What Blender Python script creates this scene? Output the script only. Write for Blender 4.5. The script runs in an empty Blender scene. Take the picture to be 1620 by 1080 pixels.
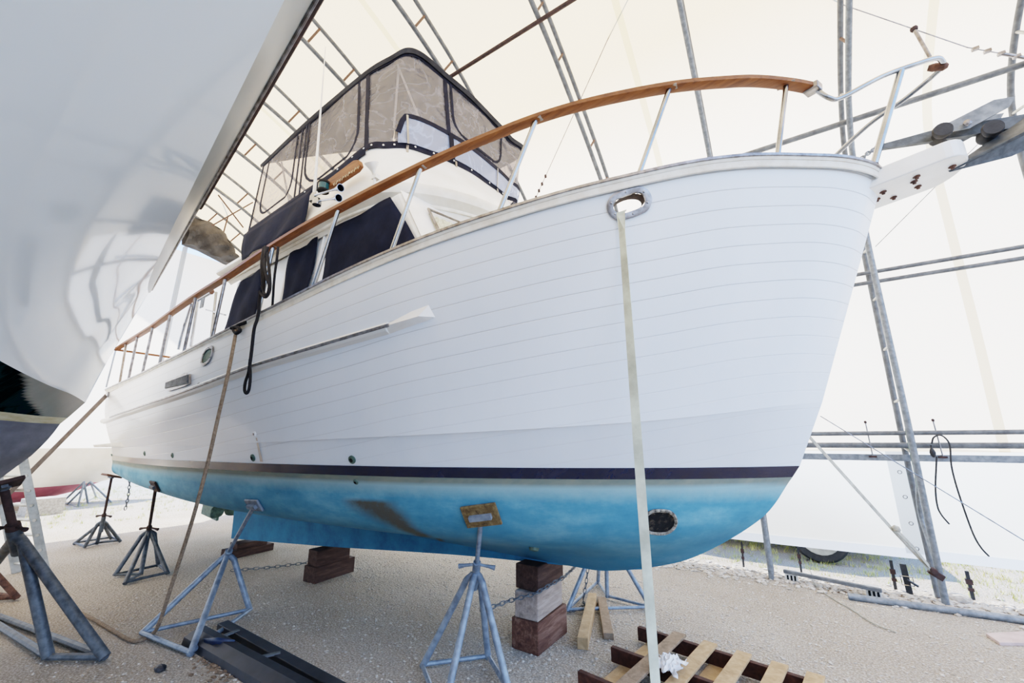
import bpy, bmesh, math, random
import numpy as np
from mathutils import Vector, Matrix
random.seed(7)
PI_=math.pi
import numpy as np
def PI(xs,ys):
    xs=np.array(xs,float);ys=np.array(ys,float);h=np.diff(xs);dl=np.diff(ys)/h
    m=np.zeros(len(xs));m[0]=dl[0];m[-1]=dl[-1]
    for i in range(1,len(xs)-1):
        if dl[i-1]*dl[i]>0:
            w1=2*h[i]+h[i-1];w2=h[i]+2*h[i-1];m[i]=(w1+w2)/(w1/dl[i-1]+w2/dl[i])
    def f(x):
        x=np.clip(np.asarray(x,float),xs[0],xs[-1]);i=np.clip(np.searchsorted(xs,x)-1,0,len(xs)-2)
        t=(x-xs[i])/h[i];return (2*t**3-3*t**2+1)*ys[i]+(t**3-2*t**2+t)*h[i]*m[i]+(-2*t**3+3*t**2)*ys[i+1]+(t**3-t**2)*h[i]*m[i+1]
    return f
XT=-7.2
# hull lines: (x range end at the stem, half breadth, height) for each level
SX=[-7.2,-6.2,-5,-4,-2.5,-1,0,.8,1.4,1.9,2.25,2.5,2.65,2.72]
bs=PI(SX,[1.42,1.50,1.59,1.67,1.72,1.70,1.6,1.42,1.19,.9,.62,.4,.2,.02])
zs=PI([-7.2,-4.7,-3.36,-2.36,-1.44,-.75,-.24,.3,1.0,1.36,1.85,2.3,2.72],[2.44,2.49,2.555,2.645,2.75,2.84,2.92,2.995,3.10,3.16,3.255,3.31,3.335])
LV=[
 (.9, PI([-7.2,.9],[.05,.05]), PI([-7.2,-5,-3.5,-2,-.5,.5,.9],[1.0,.86,.74,.66,.63,.62,.68])),
 (1.28,PI([-7.2,-5,-3.5,-2,-.5,.5,1.0,1.28],[.6,.65,.6,.47,.32,.23,.14,.02]),PI([-7.2,-5,-3.5,-2,-.5,.5,1.0,1.28],[1.03,.92,.83,.78,.75,.75,.77,.81])),
 (1.72,PI([-7.2,-5,-3.5,-2,-.5,.5,1.2,1.5,1.72],[1.08,1.32,1.36,1.26,1.02,.72,.40,.2,.02]),PI([-7.2,-5,-3.5,-2,-.5,.5,1.2,1.72],[1.11,1.04,.99,.97,.96,.97,1.0,1.10])),
 (1.94,PI([-7.2,-5,-3.5,-2,-.5,.5,1.2,1.7,1.94],[1.16,1.45,1.55,1.52,1.33,1.0,.64,.26,.02]),PI([-7.2,0,2],[1.33,1.37,1.38])),
 (1.99,PI([-7.2,-5,-3.5,-2,-.5,.5,1.2,1.7,1.99],[1.17,1.47,1.57,1.54,1.36,1.04,.69,.32,.02]),PI([-7.2,0,2],[1.40,1.44,1.452])),
 (2.17,PI([-7.2,-5,-3.5,-2,-.5,.5,1.2,1.6,1.9,2.17],[1.2,1.5,1.6,1.6,1.46,1.2,.88,.64,.40,.02]),PI([-7.2,-3.1,-.78,0,1.23,1.62,2.17],[1.52,1.57,1.63,1.655,1.725,1.77,1.86])),
]
def level(k,t):
    xe,fb,fz=LV[k];x=XT+t*(xe-XT);return x,fb(x),fz(x)
def cr(P,u):
    # catmull-rom over list of 3-tuples of arrays; u scalar in [0,len-1]
    n=len(P)-1;i=min(int(u),n-1);f=u-i
    p1,p2=P[i],P[i+1];p0=P[i-1] if i>0 else 2*p1-p2;p3=P[i+2] if i+2<=n else 2*p2-p1
    return .5*((2*p1)+(p2-p0)*f+(2*p0-5*p1+4*p2-p3)*f*f+(3*p1-p0-3*p2+p3)*f**3)
def bottom(t,u):
    """u 0..3 rabbet to bottom of boot stripe"""
    P=[np.stack(level(k,t)) for k in range(4)]
    p=cr(P,u);p[1]=np.maximum(p[1],.0);return p
def sheerp(t):
    x=XT+t*(2.72-XT);return np.stack([x,bs(x),zs(x)])
def top(t,w):
    """w 0..1 knuckle to sheer"""
    a=np.stack(level(5,t));b=sheerp(t)
    p=a*(1-w)+b*w
    g=w**1.12
    p[1]=a[1]*(1-g)+b[1]*g+ .10*np.sin(np.pi*w)*np.clip((1.2-np.abs(t-.3)*2),0,1)*np.clip((1-t)*3,0,1)
    return p
def tgrid(n):
    s=np.linspace(0,1,n);return 1-(1-s)**1.7

SC=bpy.context.scene; COL=SC.collection
V=Vector

# ---------------------------------------------------------------- materials
def lin(c):
    if isinstance(c,str):
        c=c.lstrip('#'); c=[int(c[i:i+2],16)/255 for i in (0,2,4)]
    return tuple((v/12.92 if v<=.04045 else ((v+.055)/1.055)**2.4) for v in c)+(1,)
class NT:
    def __init__(s,name):
        s.m=bpy.data.materials.new(name); s.m.use_nodes=True; s.t=s.m.node_tree; s.t.nodes.clear()
        s.out=s.n('ShaderNodeOutputMaterial')
    def n(s,ty,**kw):
        nd=s.t.nodes.new(ty)
        for k,v in kw.items():
            if k.startswith('i_'): nd.inputs[k[2:].replace('_',' ')].default_value=v
            else: setattr(nd,k,v)
        return nd
    def l(s,a,b): s.t.links.new(a,b)
    def noise(s,scale,detail=4,rough=.6,coord='Object',stretch=None,dist=0):
        tc=s.n('ShaderNodeTexCoord'); nz=s.n('ShaderNodeTexNoise'); nz.inputs['Scale'].default_value=scale
        nz.inputs['Detail'].default_value=detail; nz.inputs['Roughness'].default_value=rough; nz.inputs['Distortion'].default_value=dist
        if stretch:
            mp=s.n('ShaderNodeMapping'); mp.inputs['Scale'].default_value=stretch
            s.l(tc.outputs[coord],mp.inputs[0]); s.l(mp.outputs[0],nz.inputs['Vector'])
        else: s.l(tc.outputs[coord],nz.inputs['Vector'])
        return nz.outputs['Fac']
    def ramp(s,fac,stops):
        r=s.n('ShaderNodeValToRGB'); e=r.color_ramp.elements
        while len(e)<len(stops): e.new(.5)
        for i,(p,c) in enumerate(stops): e[i].position=p; e[i].color=lin(c) if isinstance(c,str) else c
        s.l(fac,r.inputs[0]); return r.outputs['Color']
    def mix(s,f,a,b,blend='MIX'):
        m=s.n('ShaderNodeMix',data_type='RGBA',blend_type=blend)
        for sock,v in ((m.inputs[0],f),(m.inputs[6],a),(m.inputs[7],b)):
            if hasattr(v,'is_linked'): s.l(v,sock)
            elif isinstance(v,str): sock.default_value=lin(v)
            else: sock.default_value=v
        return m.outputs[2]
    def math(s,op,a,b=None,c=None,clamp=False):
        m=s.n('ShaderNodeMath',operation=op); m.use_clamp=clamp
        for i,v in enumerate((a,b,c)):
            if v is None: continue
            if hasattr(v,'is_linked'): s.l(v,m.inputs[i])
            else: m.inputs[i].default_value=v
        return m.outputs[0]
    def bump(s,h,strength=.3,dist=.01):
        b=s.n('ShaderNodeBump'); b.inputs['Strength'].default_value=strength; b.inputs['Distance'].default_value=dist
        s.l(h,b.inputs['Height']); return b.outputs[0]
    def pbr(s,color,rough=.5,metal=0,spec=.5,normal=None,coat=0,trans=0):
        p=s.n('ShaderNodeBsdfPrincipled')
        for k,v in (('Base Color',color),('Roughness',rough),('Metallic',metal),('Specular IOR Level',spec),('Coat Weight',coat),('Transmission Weight',trans)):
            if hasattr(v,'is_linked'): s.l(v,p.inputs[k])
            elif isinstance(v,str): p.inputs[k].default_value=lin(v)
            else: p.inputs[k].default_value=v
        if normal is not None: s.l(normal,p.inputs['Normal'])
        s.l(p.outputs[0],s.out.inputs[0]); return p
def simple(name,c1,c2=None,rough=.5,metal=0,scale=12,bump=0,stretch=None,spec=.5,coat=0,detail=4,lo=.35,hi=.65,dist=.005):
    t=NT(name); f=t.noise(scale,detail=detail,stretch=stretch)
    col=t.ramp(f,[(lo,c1),(hi,c2)]) if c2 else c1
    if not c2: col=t.mix(t.math('MULTIPLY',f,.12),c1,'#000000')
    nm=t.bump(f,bump,dist) if bump else None
    t.pbr(col,rough,metal,spec,nm,coat); return t.m
M={}
def mk():
    # painted hull with plank score lines that follow the sheer
    t=NT('white_planked_gelcoat'); tc=t.n('ShaderNodeTexCoord'); sp=t.n('ShaderNodeSeparateXYZ'); t.l(tc.outputs['UV'],sp.inputs[0])
    v=sp.outputs[1]
    fr=t.math('FRACT',t.math('DIVIDE',t.math('SUBTRACT',v,.015),.108))
    d=t.math('ABSOLUTE',t.math('SUBTRACT',fr,.5))
    line=t.math('SUBTRACT',1.0,t.math('DIVIDE',d,.035),clamp=True)
    lim=t.math('LESS_THAN',sp.outputs[0],5.0)
    lowfade=t.n('ShaderNodeMapRange'); t.l(v,lowfade.inputs[0]); 
    for i,x in zip((1,2,3,4),(.7,1.35,1.0,.25)): lowfade.inputs[i].default_value=x
    line=t.math('MULTIPLY',line,lowfade.outputs[0])
    stain=t.noise(1.3,5,.6,stretch=(1,1,.35))
    base=t.ramp(stain,[(.3,'#dbe4ee'),(.7,'#e6edf5')])
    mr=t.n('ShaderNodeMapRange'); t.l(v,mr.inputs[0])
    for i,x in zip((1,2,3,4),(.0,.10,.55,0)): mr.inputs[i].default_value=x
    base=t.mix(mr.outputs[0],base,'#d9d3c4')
    # warmer, slightly darker colour towards the stern
    so=t.n('ShaderNodeSeparateXYZ'); t.l(tc.outputs['Object'],so.inputs[0])
    m2=t.n('ShaderNodeMapRange'); t.l(so.outputs[0],m2.inputs[0])
    for i,x in zip((1,2,3,4),(-7.2,-2.5,.65,0)): m2.inputs[i].default_value=x
    base=t.mix(m2.outputs[0],base,'#d8d0c6')
    col=t.mix(t.math('MULTIPLY',line,.5),base,'#857f7a')
    h=t.math('SUBTRACT',t.math('MULTIPLY',t.noise(1.6,2),.25),line)
    t.pbr(col,.34,0,.45,t.bump(h,.5,.005),coat=.15); M['hull']=t.m
    # antifouling
    t=NT('blue_antifouling'); tc=t.n('ShaderNodeTexCoord'); so=t.n('ShaderNodeSeparateXYZ'); t.l(tc.outputs['Object'],so.inputs[0])
    a=t.ramp(t.noise(2.2,6,.65,stretch=(1,1,2.2)),[(.3,'#3b7c9b'),(.5,'#5595b2'),(.72,'#7fb3c8')])
    streak=t.noise(26,3,.5,stretch=(1,1,.06)); a=t.mix(t.math('MULTIPLY',streak,.28),a,'#2c6c94')
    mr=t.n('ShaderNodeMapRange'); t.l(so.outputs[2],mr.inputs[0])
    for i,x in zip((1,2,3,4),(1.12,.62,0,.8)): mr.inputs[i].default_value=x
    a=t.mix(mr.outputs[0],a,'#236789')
    blot=t.noise(9,8,.75); bl=t.math('GREATER_THAN',blot,.66); a=t.mix(t.math('MULTIPLY',bl,.35),a,'#1d5068')
    # pale scuffed top edge and green-grey scum band
    up=t.n('ShaderNodeMapRange'); t.l(t.math('ADD',so.outputs[2],t.math('MULTIPLY',t.noise(18,5,.8),.05)),up.inputs[0])
    for i,x in zip((1,2,3,4),(1.24,1.335,0,.75)): up.inputs[i].default_value=x
    a=t.mix(up.outputs[0],a,'#9dbcc0')
    at=t.n('ShaderNodeAttribute',attribute_name='band'); 
    a=t.mix(at.outputs['Fac'],a,t.ramp(t.noise(7,5,.7,stretch=(.3,1,1)),[(.35,'#6d7a74'),(.7,'#8a8f80')]))
    at2=t.n('ShaderNodeAttribute',attribute_name='worn')
    w=t.math('MULTIPLY',at2.outputs['Fac'],t.n('ShaderNodeMapRange').outputs[0]) if False else at2.outputs['Fac']
    a=t.mix(t.math('MULTIPLY',w,t.math('ADD',.55,t.noise(24,6,.8)),clamp=True),a,'#54544c')
    t.pbr(a,.62,0,.3,t.bump(t.noise(30,6,.7),.25,.004)); M['anti']=t.m
    t=NT('dark_blue_keel_paint'); t.pbr(t.ramp(t.noise(4,6,.7),[(.3,'#1f5878'),(.7,'#30789c')]),.7,0,.3,t.bump(t.noise(22,6,.7),.3,.005)); M['keelp']=t.m
    # navy boot stripe fading towards the stern
    t=NT('navy_boot_stripe'); tc=t.n('ShaderNodeTexCoord'); so=t.n('ShaderNodeSeparateXYZ'); t.l(tc.outputs['Object'],so.inputs[0])
    mr=t.n('ShaderNodeMapRange'); t.l(so.outputs[0],mr.inputs[0])
    for i,x in zip((1,2,3,4),(-3.9,-2.9,.85,0)): mr.inputs[i].default_value=x
    c=t.ramp(t.noise(14,4,.6,stretch=(.4,1,.2)),[(.3,'#0b1128'),(.75,'#1a213c')])
    c=t.mix(mr.outputs[0],c,'#a9a496'); t.pbr(c,.22,0,.6); M['stripe']=t.m
    M['stain']=simple('rust_stained_paint','#c9bcae','#b9a793',rough=.5,scale=10)
    M['white']=simple('white_paint','#eef0f0','#e2e2de',rough=.35,scale=3,coat=.1)
    M['cream']=simple('aged_cream_gelcoat','#e9e6dd','#d6d0c2',rough=.4,scale=4)
    M['dirty']=simple('dirty_cap_paint','#e9e5da','#c9bda8',rough=.55,scale=9,detail=8,lo=.4,hi=.78)
    M['deck']=simple('deck_paint','#cfcfc8','#b9b8b0',rough=.7,scale=6)
    M['canvas']=simple('navy_canvas','#0c101e','#151a2b',rough=.92,scale=3,bump=.4,dist=.03,spec=.15)
    M['canvasd']=simple('black_canvas_trim','#14151f','#1d1f2d',rough=.9,scale=8,spec=.2)
    M['roofc']=simple('charcoal_canvas','#202126','#333438',rough=.9,scale=5,bump=.3,dist=.02,spec=.2)
    M['steel']=simple('polished_steel','#9fa3a9','#7f848b',rough=.2,metal=1,scale=5)
    M['dsteel']=simple('dull_steel','#98979a','#6d6866',rough=.35,metal=1,scale=18)
    M['galv']=simple('galvanised_steel','#878e94','#646b72',rough=.5,metal=.35,scale=22,detail=6,bump=.1)
    M['galvd']=simple('weathered_grey_pipe','#74787b','#56595c',rough=.6,metal=.25,scale=14,detail=6)
    M['jack']=simple('dark_galvanised_steel','#5d646b','#41464a',rough=.55,metal=.35,scale=20,detail=6,bump=.15)
    M['jackb']=simple('blue_grey_galvanised','#8a98a8','#66707d',rough=.5,metal=.3,scale=18,detail=6,bump=.1)
    M['rust']=simple('rusted_steel','#3f2a24','#6b4a3b',rough=.85,scale=20,detail=8,bump=.4)
    M['rustd']=simple('dark_rusted_steel','#2a1e1d','#44302c',rough=.85,scale=20,detail=8,bump=.3)
    M['rung']=simple('rusty_brown_rung','#5e4537','#43302a',rough=.8,scale=20)
    M['rope']=simple('tan_rope','#8c7964','#655443',rough=.9,scale=60,bump=.5)
    M['blackrope']=simple('black_braided_rope','#08080d','#15151c',rough=.95,scale=90,bump=.5)
    M['strap']=simple('weathered_webbing','#b5b2a5','#8f8c80',rough=.9,scale=10,detail=8,bump=.3)
    M['strapl']=simple('pale_green_webbing','#d3d8c4','#a9aa98',rough=.85,scale=6,detail=8,bump=.25)
    M['strapb']=simple('brown_webbing','#8d8078','#73675f',rough=.9,scale=12)
    M['rubber']=simple('black_rubber','#1b1c1e','#2c2d30',rough=.7,scale=20,bump=.2)
    M['blackp']=simple('black_plastic','#191b21','#2b2d33',rough=.5,scale=7,detail=7,bump=.2)
    M['tarp']=simple('grey_old_tarp','#4f4c49','#2f2d2c',rough=.9,scale=3,bump=.6,dist=.1)
    M['alu']=simple('aluminium','#b9bab6','#94958f',rough=.42,metal=.6,scale=9)
    M['green']=simple('dark_green_lens','#0b5057','#0a3a42',rough=.15)
    M['whitepl']=simple('white_plastic','#eceae4','#dad7cf',rough=.4,scale=8)
    M['bronze']=simple('green_bronze','#5d7468','#46574e',rough=.6,metal=.3,scale=30)
    M['black']=simple('black_void','#050607',rough=.9)
    M['tunnel']=simple('barnacled_tunnel','#050404','#5b5143',rough=.95,scale=26,detail=8,bump=.9,dist=.02,lo=.54,hi=.74)
    M['barn']=simple('barnacle_crust','#3a342d','#b9b3a4',rough=.95,scale=45,detail=8,bump=.9,dist=.02)
    M['beige']=simple('beige_hull_paint','#efe6d4','#e0d5bf',rough=.5,scale=1.5)
    M['red']=simple('faded_red_antifouling','#b8606a','#a04c58',rough=.8,scale=3)
    M['lyac']=None
    M['rag']=simple('white_cloth','#f2f3f6','#d9dde6',rough=.95,scale=14,bump=.4)
    M['leaf']=simple('dry_grass_blades','#d6cd86','#a3ab5c',rough=.9,scale=2)
    M['brownleaf']=simple('dry_leaves','#7e6a55','#4f3f31',rough=.9,scale=5)
    M['pink']=simple('pinkish_stone','#c3ada6','#b09a92',rough=.85,scale=8,bump=.2)
    M['conc']=simple('concrete','#b6b2a9','#8f8b83',rough=.9,scale=25,detail=8,bump=.3)
    M['lens']=simple('white_lens','#f4f4f2',rough=.25)
    M['letter']=simple('weathered_letter_relief','#c2ab86','#a78f6c',rough=.8,scale=20)
    M['blueflap']=simple('dark_blue_flap','#10203c','#1b3552',rough=.4,scale=8)
    M['curtainp']=simple('pale_curtain','#d6d2bb','#a9a58c',rough=.9,scale=3,stretch=(25,25,.3))
    M['glassd']=simple('window_glass','#c9cfc8','#b5bab2',rough=.08,scale=1)
    # wood
    def wood(name,c1,c2,c3,stretch,rough=.65,scale=5,b=.2):
        t=NT(name); f=t.noise(scale,8,.7,stretch=stretch,dist=.6); c=t.ramp(f,[(.28,c1),(.5,c2),(.72,c3)])
        g=t.noise(1.7,4,.6); c=t.mix(t.math('MULTIPLY',g,.35),c,c1)
        t.pbr(c,rough,0,.3,t.bump(f,b,.006)); M[name]=t.m
    wood('teak','#4e2a17','#7c4a26','#966035',(.6,8,8),.5,4)
    wood('blockwood','#2c1e1a','#46332c','#5f4a40',(9,1.2,9),.85,3,.5)
    wood('blockwood_pale','#6f6258','#9a8b80','#b9aca2',(9,1.2,9),.85,3,.5)
    wood('blockwood_red','#3a221b','#5d4033','#86695a',(9,1.2,9),.85,3,.5)
    wood('pallet_new','#8a6f4c','#b0916a','#c7ab84',(5,5,5),.75,3,.3)
    wood('pallet_old','#66543f','#8d7760','#a8927a',(5,5,5),.8,3,.3)
    wood('pallet_dark','#2a1814','#43281f','#5a3a2e',(5,5,5),.8,3,.3)
    wood('padwood','#35291d','#76613f','#a08a63',(5,5,5),.6,6,.2)
    # clear vinyl
    def vinyl(name,col,gl,op=.12,opc='#8d8078'):
        t=NT(name); tr=t.n('ShaderNodeBsdfTransparent'); tr.inputs[0].default_value=lin(col)
        g=t.n('ShaderNodeBsdfGlossy'); g.inputs['Roughness'].default_value=.08; g.inputs[0].default_value=(.8,.8,.8,1)
        t.l(t.bump(t.noise(3.2,3,.55,dist=1.2),.9,.06),g.inputs['Normal'])
        df=t.n('ShaderNodeBsdfDiffuse'); df.inputs[0].default_value=lin(opc)
        m=t.n('ShaderNodeMixShader'); m.inputs[0].default_value=gl; t.l(tr.outputs[0],m.inputs[1]); t.l(g.outputs[0],m.inputs[2])
        w=t.noise(2.6,3,.5,dist=1.5); rd_=t.n('ShaderNodeValToRGB'); t.l(t.noise(1.5,3,.5,dist=1.6),rd_.inputs[0]); e=rd_.color_ramp.elements; e[0].position=.47; e[0].color=(0,0,0,1); e[1].position=.50; e[1].color=(1,1,1,1); e3=e.new(.53); e3.color=(0,0,0,1)
        sm=t.math('ADD',op,t.math('ADD',t.math('MULTIPLY',t.math('GREATER_THAN',w,.60),.10),t.math('MULTIPLY',rd_.outputs[0],.22)))
        m2=t.n('ShaderNodeMixShader'); t.l(sm,m2.inputs[0]); t.l(m.outputs[0],m2.inputs[1]); t.l(df.outputs[0],m2.inputs[2])
        t.l(m2.outputs[0],t.out.inputs[0]); M[name]=t.m
    vinyl('vinyl','#cbc7c9',.09,.26,'#9b989c')
    vinyl('vinylw','#bccdec',.14,.40,'#a9bbdf')
    # tent membrane
    def membrane(name,c,seam=True,dirty=.5,tr=1.0):
        t=NT(name); tc=t.n('ShaderNodeTexCoord'); so=t.n('ShaderNodeSeparateXYZ'); t.l(tc.outputs['Object'],so.inputs[0])
        f=t.noise(.55,5,.6); f2=t.noise(6,8,.75,stretch=(1,1,.4))
        col=t.mix(t.math('MULTIPLY',f,.25*dirty),c,'#d9b890')
        col=t.mix(t.math('MULTIPLY',t.math('GREATER_THAN',f2,.69),.22*dirty),col,'#b08c62')
        if seam:
            mr=t.n('ShaderNodeMapRange'); t.l(so.outputs[2],mr.inputs[0])
            for i,x in zip((1,2,3,4),(5.0,6.6,0,1)): mr.inputs[i].default_value=x
            col=t.mix(mr.outputs[0],col,t.mix(1.0,col,'#dec8a8','MULTIPLY'))
            fr=t.math('FRACT',t.math('DIVIDE',t.math('ADD',so.outputs[0],.60),3.0)); d=t.math('ABSOLUTE',t.math('SUBTRACT',fr,.5))
            col=t.mix(t.math('MULTIPLY',t.math('LESS_THAN',d,.014),.55),col,'#b89a62')
        a=t.n('ShaderNodeBsdfTranslucent'); b=t.n('ShaderNodeBsdfDiffuse'); t.l(col,a.inputs[0]); t.l(col,b.inputs[0])
        m=t.n('ShaderNodeMixShader'); m.inputs[0].default_value=.22; t.l(a.outputs[0],m.inputs[1]); t.l(b.outputs[0],m.inputs[2])
        t.l(m.outputs[0],t.out.inputs[0]); M[name]=t.m
    membrane('membrane','#ffedd3'); membrane('skirt','#f3efe2',False,.35); membrane('skirt_hem','#c9d0d8',False,.3); membrane('endcloth','#fff4e2',False,.5)
    # glossy yacht
    t=NT('glossy_pale_gelcoat'); c=t.ramp(t.noise(.8,3),[(.3,'#dce8f2'),(.7,'#e4eef5')]); t.pbr(c,.10,0,.55,t.bump(t.noise(.7,1),.05,.03),coat=.4); M['lyac']=t.m
    M['lyband']=simple('shade_grey_band','#8c908c','#828682',rough=.3,scale=2)  # shadow on the overhanging flare put into this grey; deck shares it
    t=NT('grey_lower_topsides'); ap=t.n('ShaderNodeAttribute',attribute_name='painted_reflection'); c=t.mix(ap.outputs['Fac'],t.ramp(t.noise(2,4),[(.35,'#6f6d66'),(.7,'#5d5b56')]),t.ramp(t.noise(3.5,5,.7,dist=1),[(.42,'#04090b'),(.5,'#07262a'),(.6,'#0b1c2c')]))  # dark reflection painted into the base colour where the mask is set
    t.pbr(c,.3,0,t.math('MULTIPLY',t.math('SUBTRACT',1.0,ap.outputs['Fac']),.25)); M['lylow']=t.m  # gloss removed where the reflection is painted
    t=NT('dark_reflection_topsides'); f=t.noise(1.1,4,.6,dist=.6); c=t.ramp(f,[(.42,'#0b2a2e'),(.5,'#0f4a44'),(.6,'#14304a')]); t.pbr(c,.12,0,.5,coat=.5); M['lydark']=t.m  # unused; mirrored dark greens and blues painted as base colour
    M['lygold']=simple('faded_gold_stripe','#a89a6a','#c9c3a4',rough=.4,scale=6,stretch=(.5,.5,4))
    M['lyanti']=simple('grey_violet_antifouling','#555a68','#6f7382',rough=.75,scale=5,detail=8,bump=.2,stretch=(.4,.4,1.4))
    # gravel
    t=NT('crushed_shell_gravel'); tc=t.n('ShaderNodeTexCoord')
    a=t.ramp(t.noise(.7,6,.65),[(.3,'#a4947f'),(.55,'#bbae9d'),(.75,'#cbc2b4')])
    s=t.noise(38,6,.8); a=t.mix(t.math('MULTIPLY',s,.85),a,t.ramp(t.noise(70,4,.7),[(.38,'#51463b'),(.5,'#a39888'),(.61,'#f6f0e6')]))
    vo=t.n('ShaderNodeTexVoronoi'); vo.inputs['Scale'].default_value=34; t.l(tc.outputs['Object'],vo.inputs['Vector'])
    a=t.mix(t.math('MULTIPLY',t.math('GREATER_THAN',t.noise(13,5,.7),.60),.35),a,'#8d7f71')
    big=t.noise(5,8,.7); h=t.math('ADD',t.math('MULTIPLY',big,1.2),t.math('ADD',s,t.math('MULTIPLY',vo.outputs['Distance'],-.8)))
    t.pbr(a,.95,0,.2,t.bump(h,.8,.03)); M['gravel']=t.m
    M['peb']=simple('pale_pebble','#cfc8bd','#a39787',rough=.9,scale=18)
mk()

# ---------------------------------------------------------------- mesh helper
def frame_z(d):
    d=V(d).normalized(); a=V((0,0,1)) if abs(d.z)<.95 else V((1,0,0)); x=a.cross(d).normalized(); return x,d.cross(x),d
class MB:
    def __init__(s): s.v=[]; s.f=[]
    def add(s,vs,fs): 
        b=len(s.v); s.v+= [tuple(v) for v in vs]; s.f+=[tuple(b+i for i in f) for f in fs]; return s
    def box(s,c,size,rot=None):
        R=rot if rot is not None else Matrix.Identity(3); c=V(c); h=[x/2 for x in size]
        vs=[c+R@V((sx*h[0],sy*h[1],sz*h[2])) for sx in(-1,1) for sy in(-1,1) for sz in(-1,1)]
        return s.add(vs,[(0,1,3,2),(4,6,7,5),(0,4,5,1),(2,3,7,6),(0,2,6,4),(1,5,7,3)])
    def beam(s,p,q,w,h,up=(0,0,1)):
        p,q=V(p),V(q); d=(q-p).normalized(); x=d.cross(V(up)); 
        if x.length<1e-4: x=d.cross(V((1,0,0)))
        x.normalize(); z=x.cross(d)
        return s.box((p+q)/2,((q-p).length,w,h),Matrix((d,x,z)).transposed())
    def tube(s,pts,r,n=10,cap=True,closed=False):
        P=[V(p) for p in pts]; m=len(P); rs=r if isinstance(r,(list,tuple)) else [r]*m
        b=len(s.v); x=None
        for i,p in enumerate(P):
            if closed: d=(P[(i+1)%m]-P[i-1])
            else: d=(P[min(i+1,m-1)]-P[max(i-1,0)])
            d.normalize()
            if x is None: x=frame_z(d)[0]
            else:
                x=x-d*x.dot(d)
                x=x.normalized() if x.length>1e-6 else frame_z(d)[0]
            y=d.cross(x)
            for k in range(n):
                a=2*PI_*k/n; s.v.append(tuple(p+(x*math.cos(a)+y*math.sin(a))*rs[i]))
        for i in range(m if closed else m-1):
            j=(i+1)%m
            for k in range(n): s.f.append((b+i*n+k,b+i*n+(k+1)%n,b+j*n+(k+1)%n,b+j*n+k))
        if cap and not closed:
            s.f.append(tuple(b+k for k in range(n))[::-1]); s.f.append(tuple(b+(m-1)*n+k for k in range(n)))
        return s
    def lathe(s,c,axis,prof,n=20):
        c=V(c); x,y,z=frame_z(axis); b=len(s.v); m=len(prof)
        for (r,h) in prof:
            for k in range(n):
                a=2*PI_*k/n; s.v.append(tuple(c+z*h+(x*math.cos(a)+y*math.sin(a))*r))
        for i in range(m-1):
            for k in range(n): s.f.append((b+i*n+k,b+i*n+(k+1)%n,b+(i+1)*n+(k+1)%n,b+(i+1)*n+k))
        s.f.append(tuple(b+k for k in range(n))[::-1]); s.f.append(tuple(b+(m-1)*n+k for k in range(n)))
        return s
    def ring(s,c,nrm,ax,a,b2,w,th,n=36,flat=.0):
        """oval flange: outer semi axes a,b2, rim width w, thickness th; ax = long axis"""
        c,nz=V(c),V(nrm).normalized(); x=V(ax)-nz*V(ax).dot(nz); x.normalize(); y=nz.cross(x); b=len(s.v)
        def oval(A,B,t):
            # stadium shape
            l=max(A-B,0); return V((math.cos(t)*B+(l if math.cos(t)>0 else -l)*min(1,abs(math.cos(t))*3),math.sin(t)*B))
        secs=[(0,0),(0,th),(w*.35,th*1.5),(w,th),(w,-th*2)]
        for (iw,h) in secs:
            for k in range(n):
                p=oval(a-iw,b2-iw,2*PI_*k/n); s.v.append(tuple(c+x*p.x+y*p.y+nz*h))
        for i in range(len(secs)-1):
            for k in range(n): s.f.append((b+i*n+k,b+i*n+(k+1)%n,b+(i+1)*n+(k+1)%n,b+(i+1)*n+k))
        return s
    def disc(s,c,nrm,ax,a,b2,n=28,rag=0):
        c,nz=V(c),V(nrm).normalized(); x=V(ax)-nz*V(ax).dot(nz); x.normalize(); y=nz.cross(x); b=len(s.v)
        for k in range(n):
            t=2*PI_*k/n; q=1+random.uniform(-rag,rag); s.v.append(tuple(c+x*math.cos(t)*a*q+y*math.sin(t)*b2*q))
        s.f.append(tuple(b+k for k in range(n))); return s
    def ribbon(s,pts,w,side,th=.004):
        P=[V(p) for p in pts]; b=len(s.v); ws=w if isinstance(w,list) else [w]*len(P); sd=side if isinstance(side,list) else [side]*len(P)
        for i,p in enumerate(P):
            d=(P[min(i+1,len(P)-1)]-P[max(i-1,0)]).normalized(); x=V(sd[i])-d*V(sd[i]).dot(d); x.normalize(); nn=d.cross(x)
            for a,c in ((-1,-1),(1,-1),(1,1),(-1,1)): s.v.append(tuple(p+x*a*ws[i]/2+nn*c*th/2))
        for i in range(len(P)-1):
            for k in range(4): s.f.append((b+i*4+k,b+i*4+(k+1)%4,b+i*4+4+(k+1)%4,b+i*4+4+k))
        e=b+(len(P)-1)*4; s.f.append((b+3,b+2,b+1,b)); s.f.append((e,e+1,e+2,e+3)); return s
    def grid(s,rows,flip=False):
        """rows: list of lists of points"""
        b=len(s.v); n=len(rows[0])
        for r in rows: s.v+=[tuple(p) for p in r]
        for i in range(len(rows)-1):
            for k in range(n-1):
                f=(b+i*n+k,b+i*n+k+1,b+(i+1)*n+k+1,b+(i+1)*n+k); s.f.append(f[::-1] if flip else f)
        return s
    def prism(s,poly,off):
        n=len(poly); P=[V(p) for p in poly]; o=V(off); b=len(s.v); s.v+=[tuple(p) for p in P]+[tuple(p+o) for p in P]
        s.f.append(tuple(b+i for i in range(n))[::-1]); s.f.append(tuple(b+n+i for i in range(n)))
        for i in range(n): j=(i+1)%n; s.f.append((b+i,b+j,b+n+j,b+n+i))
        return s
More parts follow.
